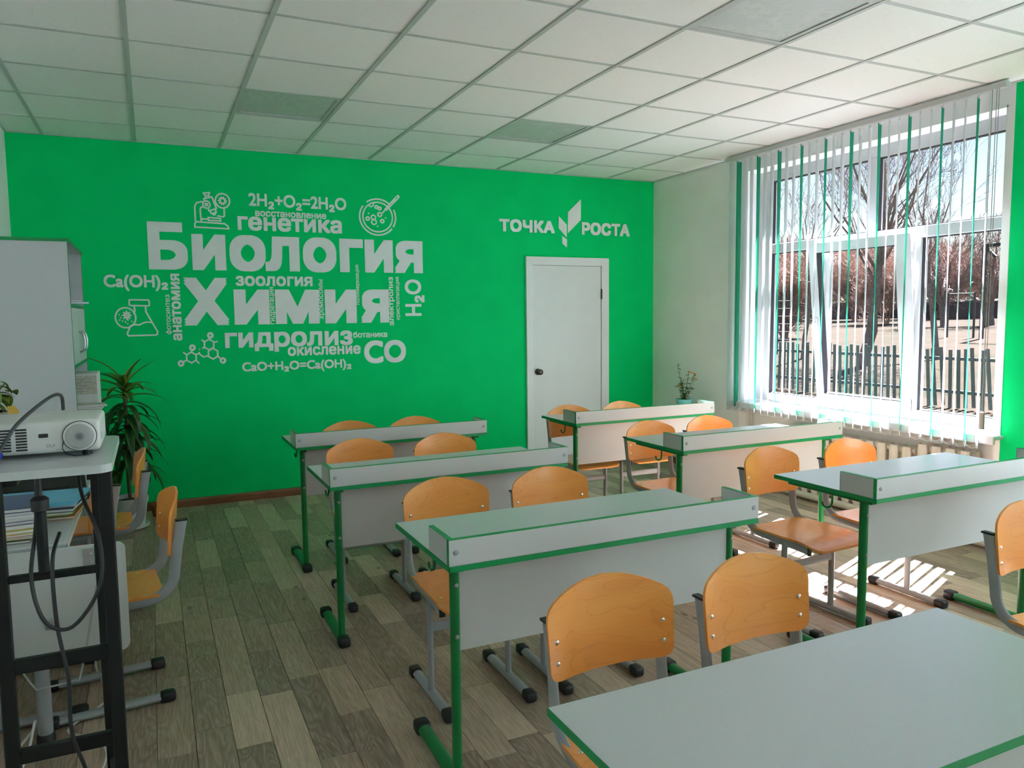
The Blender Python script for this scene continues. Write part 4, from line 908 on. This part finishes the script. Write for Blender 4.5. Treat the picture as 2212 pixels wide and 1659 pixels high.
# plant by the window corner
st = thing('plant_stand', 'low pale plant table in the corner between door wall and window', 'stand', (4.46, 2.02, 0))
obj('top', MB().rbox((0, 0, .615), (.42, .36, .02), .004, 1), m_lam, st)
for sx in (-1, 1):
    for sy in (-1, 1): obj('leg', MB().rbox((sx*.18, sy*.15, .3025), (.03, .03, .605), .003, 1), m_lam, st)
tr_ = thing('scalloped_tray', 'green tray with scalloped rim beside the turquoise pot', 'tray', (4.60, 1.90, .625))
tpf = [((.085+.006*math.cos(10*a))*math.cos(a), (.085+.006*math.cos(10*a))*math.sin(a)) for a in [2*PI*i/60 for i in range(60)]]
obj('bowl', MB().prism(tpf, lambda u, v, w: (u*(.8+.2*w/.05), v*(.8+.2*w/.05), w), .05), m_turq, tr_); obj('rim', MB().prism([(u*1.04, v*1.04) for u, v in tpf], lambda u, v, w: (u, v, .05+w), .006), plain('bright_green_plastic', (.02, .45, .22), .4), tr_)
fp = thing('flowering_plant', 'small flowering plant with orange blooms in a turquoise pot near the window', 'plant', (4.44, 2.0, .625))
obj('pot', MB().lathe([(.050, 0), (.068, .075), (.073, .078), (.075, .092), (.067, .092), (.063, .075)], 28), m_turq, fp, True); obj('soil', MB().lathe([(.063, .07), (.063, .078)], 18), m_soil, fp)
lg_ = leaf_mesh(.034, .011, .8).mesh('leaf', True, 3); lg_.materials.append(m_leafg); rf = random.Random(8)
fl = MB().lathe([(.004, -.006), (.013, -.002), (.015, .004), (.009, .010), (.003, .012)], 10).mesh('flower', True); fl.materials.append(m_flower)
for j in range(11):
    az = rf.uniform(0, 2*PI); H = rf.uniform(.14, .34) if j else .40; sp_ = rf.uniform(.02, .10)
    if j == 0: az, sp_ = 2.4, .06
    P = smooth_path([(0, 0, .075), (math.cos(az)*sp_*.3, math.sin(az)*sp_*.3, H*.5), (math.cos(az)*sp_, math.sin(az)*sp_, H)], 5); obj('stem', MB().tube(P, .0016, 5), m_stem, fp)
    for p in P[2:]:
        for q in range(2): put_leaf(lg_, fp, p, rf.uniform(0, 2*PI), rf.uniform(-.2, .7), rf.uniform(.7, 1.2))
    if j in (2, 4, 6, 8): link('flower', fl, fp, P[-1])
# green-edged panel at the lower left picture corner
gp = thing('teacher_desk', 'white desk side with green edge at the lower left picture corner', 'desk', (-.66, -1.40, 0))
obj('top', MB().rbox((0, 0, .44), (.34, .5, .018), .002, 1), m_lam, gp)
for y in (-.24, .24):
    p_ = obj('side_panel', MB().bb(-.16, .16, y-.009, y+.009, 0, .431), m_lam, gp); obj('edge_band', MB().bb(.16, .163, y-.0095, y+.0095, 0, .431), m_gedge, p_)

# ------------------------------------------------------------------ outside
GZ = -.38
def gz(x): return GZ+max(0, min(x, 60)-15)*.032
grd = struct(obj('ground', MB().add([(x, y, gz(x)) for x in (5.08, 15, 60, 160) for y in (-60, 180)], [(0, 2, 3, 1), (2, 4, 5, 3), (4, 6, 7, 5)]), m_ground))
fc = thing('picket_fence', 'weathered picket fence on the lawn outside the window', 'fence', (14.0, 8, GZ))
pm = {}
for k_, c in (('g', (0.0845, 0.1117, 0.1076)), ('t', (0.0462, 0.1462, 0.1307)), ('b', (0.0382, 0.1691, 0.2536)), ('d', (0.0692, 0.0845, 0.0845))): pm[k_] = plain('picket_paint_'+k_, c, .8, var=.25, scale=7)
ro_ = random.Random(2); pmesh = {}
for k_ in pm:
    pmesh[k_] = MB().bb(-.011, .011, -.032, .032, .03, 1.16).mesh('picket'); pmesh[k_].materials.append(pm[k_])
for i in range(86):
    y = -6.0+i*.155; k_ = 'g'
    if 0.3 < y < 2.6 and ro_.random() < .6: k_ = 't'
    if abs(y+.35) < .08: k_ = 'b'
    elif ro_.random() < .3: k_ = 'd'
    o = link('picket', pmesh[k_], fc, (-.03, y+ro_.uniform(-.012, .012), ro_.uniform(-.03, .03))); o.rotation_euler = (ro_.uniform(-.045, .045)-(.05 if y < -1.2 else 0), 0, 0)
for z in (.32, .96): obj('rail', MB().bb(-.018, .022, -6.2, 7.5, z-.03, z+.03), pm['d'], fc)
for i in range(6): obj('post', MB().bb(.022, .10, -6.1+i*2.6, -6.0+i*2.6, 0, 1.18), pm['d'], fc)

def tree(name, label, cat, loc, H, r0_, seed, mat_t, mat_b, levels=5, spread=.62, trunks=1, clear=.25, group=None, kids=(3, 5), shrink=.62, lean=0, minr=.004, rscale=.55):
    rg = random.Random(seed); t = thing(name, label, cat, loc, 0, group); br = MB()
    def limb(p, d, L, r, lv, mb):
        n = 4 if lv < 2 else 3; pts = [p]; q = Vector(p); dd = Vector(d)
        for i in range(n):
            dd = (dd+Vector((rg.gauss(0, .12), rg.gauss(0, .12), rg.gauss(.05, .10)))).normalized(); q = q+dd*(L/n); pts.append(q.copy())
        rs_ = [max(minr, r*(1-.5*i/n)) for i in range(n+1)]; mb.tube(pts, rs_, 6 if lv == 0 else (5 if lv == 1 else 3), cap=False)
        if lv >= levels: return
        kn = rg.randint(*kids)+(3 if lv == 0 else 0)
        for k in range(kn):
            f = rg.uniform(clear if lv == 0 else .15, 1.0) if k else 1.0
            fi = f*n; i = min(n-1, int(fi)); pp = pts[i].lerp(pts[i+1], fi-i); a = rg.uniform(0, 2*PI); base = (pts[i+1]-pts[i]).normalized()
            o1 = base.orthogonal().normalized(); o2 = base.cross(o1); s = spread*rg.uniform(.55, 1.25) if k else .2
            nd = (base*math.cos(s)+(o1*math.cos(a)+o2*math.sin(a))*math.sin(s)+Vector((0, 0, .12))).normalized()
            limb(pp, nd, L*shrink*rg.uniform(.75, 1.15), max(minr, r*(1-.5*f)*rscale), lv+1, br)
    tm = MB()
    for k in range(trunks):
        a = 2*PI*k/max(1, trunks)+rg.random(); d0 = Vector((math.cos(a)*.22*(trunks > 1)+lean*.6, math.sin(a)*.22*(trunks > 1)+lean, 1)).normalized()
        limb(Vector((math.cos(a)*.15*(trunks > 1), math.sin(a)*.15*(trunks > 1), -.05)), d0, H*.52, r0_*rg.uniform(.8, 1), 0, tm)
    obj('trunk', tm, mat_t, t, True); b_ = obj('branches', br, mat_b, t); b_['kind'] = 'stuff'; return t
tree('bare_tree', 'large bare twin-trunk tree behind the picket fence, centre of the window', 'tree', (20.7, 13.8, gz(20.7)), 9.0, .17, 5, m_bark, m_twig, 6, .55, 2, .40, 'bare trees outside', (2, 4), .64, minr=.0045)
tree('bare_tree', 'bare tree spreading above the right window pane', 'tree', (23.5, 13.2, gz(23.5)), 8.0, .13, 9, m_bark, m_twig, 6, .55, 1, .35, 'bare trees outside', (2, 4), .66, .10, minr=.0045)
tree('bare_tree', 'slim bare tree behind the left end of the fence', 'tree', (21.5, 17.0, gz(21.5)), 7.0, .10, 14, m_bark, m_twig, 6, .55, 1, .3, 'bare trees outside', (2, 4), .64, minr=.0045)
tree('bare_tree', 'dark leaning bare tree on the far lawn', 'tree', (44, 27.5, gz(44)), 7.5, .22, 17, m_bark, m_twig, 5, .7, 1, .3, 'bare trees outside', (3, 5), .62, .35, minr=.011)
tree('bare_tree', 'short dark bare tree beside the steel frame on the far lawn', 'tree', (46, 26.0, gz(46)), 6.0, .32, 19, m_bark, m_twig, 5, .8, 1, .3, 'bare trees outside', (3, 5), .62, minr=.011)
SH = [(31, 27.5, 3.0), (47, 34, 3.8), (52, 41, 4.4), (53, 48, 4.4), (57, 37, 4.0), (58, 54, 4.8), (60, 46, 4.6), (60, 33.5, 3.0), (63, 39, 3.6), (45, 45, 4.4), (56, 61, 5), (40, 38, 3.8)]
sl_ = ['nearest russet bare shrub at the left window pane', 'russet shrub behind the slim tree', 'russet shrub behind the twin-trunk tree', 'tall russet shrub left of the leaning tree', 'low russet shrub in front of the grey wall', 'tall far shrub in front of the grey wall', 'far shrub beside the short dark tree', 'tallest far shrub at the end of the lawn', 'far right shrub in front of the house', 'far left shrub behind the twin-trunk tree', 'farthest left shrub on the horizon', 'far left shrub at the window edge']
smesh = []
for i, (x, y, h) in enumerate(SH):
    if i < 3:
        t_ = tree('bare_shrub', sl_[i], 'shrub', (x, y, gz(x)), h*1.15, .06, 40+i, m_shrub, m_shrub, 5, .75, 5, .05, 'bare russet shrubs outside', (4, 5), .66, minr=.0075, rscale=.62); smesh.append(t_)
    else:
        c = copy_tree(smesh[i % 3], (x, y, gz(x)), i*1.3, sl_[i]); s = h/SH[i % 3][2]*1.15; c.scale = (s*1.25, s*1.25, s)
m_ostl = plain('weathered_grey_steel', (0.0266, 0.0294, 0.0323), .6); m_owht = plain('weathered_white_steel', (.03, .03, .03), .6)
fr_ = thing('steel_frame', 'tall grey steel exercise frame on the far lawn', 'frame', (34, 18.6, gz(34)))
obj('upright', MB().box((0, 0, 2.1), (.14, .14, 4.2)), m_ostl, fr_); obj('upright', MB().box((0, -3.4, 2.1), (.14, .14, 4.2)), m_ostl, fr_); obj('beam', MB().box((0, -1.7, 4.16), (.14, 3.5, .14)), m_ostl, fr_)
obj('brace', MB().box((0, -.28, 3.85), (.10, .62, .12), Matrix.Rotation(PI/4, 3, 'X')), m_ostl, fr_)
hb = thing('horizontal_bar', 'low steel horizontal bar left of the exercise frame', 'bar', (34.5, 20.6, gz(34.5)))
for y in (0, -1.3): obj('upright', MB().tube([(0, y, 0), (0, y, 2.1)], .05, 8), m_ostl, hb)
obj('bar', MB().tube([(0, .05, 2.06), (0, -1.35, 2.06)], .025, 8), m_ostl, hb)
cf = thing('climbing_ladder', 'white climbing ladder among the shrubs outside', 'ladder', (22.5, 18.6, gz(22.5)))
for y in (0, .7): obj('side_rail', MB().tube([(0, y, 0), (0, y, 2.3)], .025, 8), m_owht, cf)
for i in range(7): obj('rung', MB().tube([(0, 0, .3+.3*i), (0, .7, .3+.3*i)], .016, 6), m_owht, cf)
lb = thing('garden_wall', 'long low grey wall at the end of the lawn', 'wall', (57.5, 42, gz(57.5)))
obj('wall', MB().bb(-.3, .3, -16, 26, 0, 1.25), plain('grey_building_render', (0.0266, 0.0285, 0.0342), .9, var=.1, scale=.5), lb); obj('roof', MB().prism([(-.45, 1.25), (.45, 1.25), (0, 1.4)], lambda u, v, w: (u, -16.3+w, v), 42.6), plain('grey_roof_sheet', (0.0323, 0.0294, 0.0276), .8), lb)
hs = thing('gabled_house', 'distant house with pale gabled roof and chimney at the right pane edge', 'house', (78, 40, gz(78)))
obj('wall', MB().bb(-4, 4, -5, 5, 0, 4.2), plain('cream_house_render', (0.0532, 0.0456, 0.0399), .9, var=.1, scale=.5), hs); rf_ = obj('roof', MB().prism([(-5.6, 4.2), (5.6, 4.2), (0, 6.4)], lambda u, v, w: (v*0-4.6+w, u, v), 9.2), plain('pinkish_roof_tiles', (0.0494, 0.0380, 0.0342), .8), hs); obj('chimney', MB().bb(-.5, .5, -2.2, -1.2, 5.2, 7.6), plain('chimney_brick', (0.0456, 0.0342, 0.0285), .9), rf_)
for y in (-3, 0, 3):
    w_ = obj('window', MB().bb(-4.08, -4, y-.6, y+.6, 1.4, 2.9), m_owht, hs); obj('pane', MB().bb(-4.10, -4.08, y-.5, y+.5, 1.5, 2.8), m_ostl, w_)
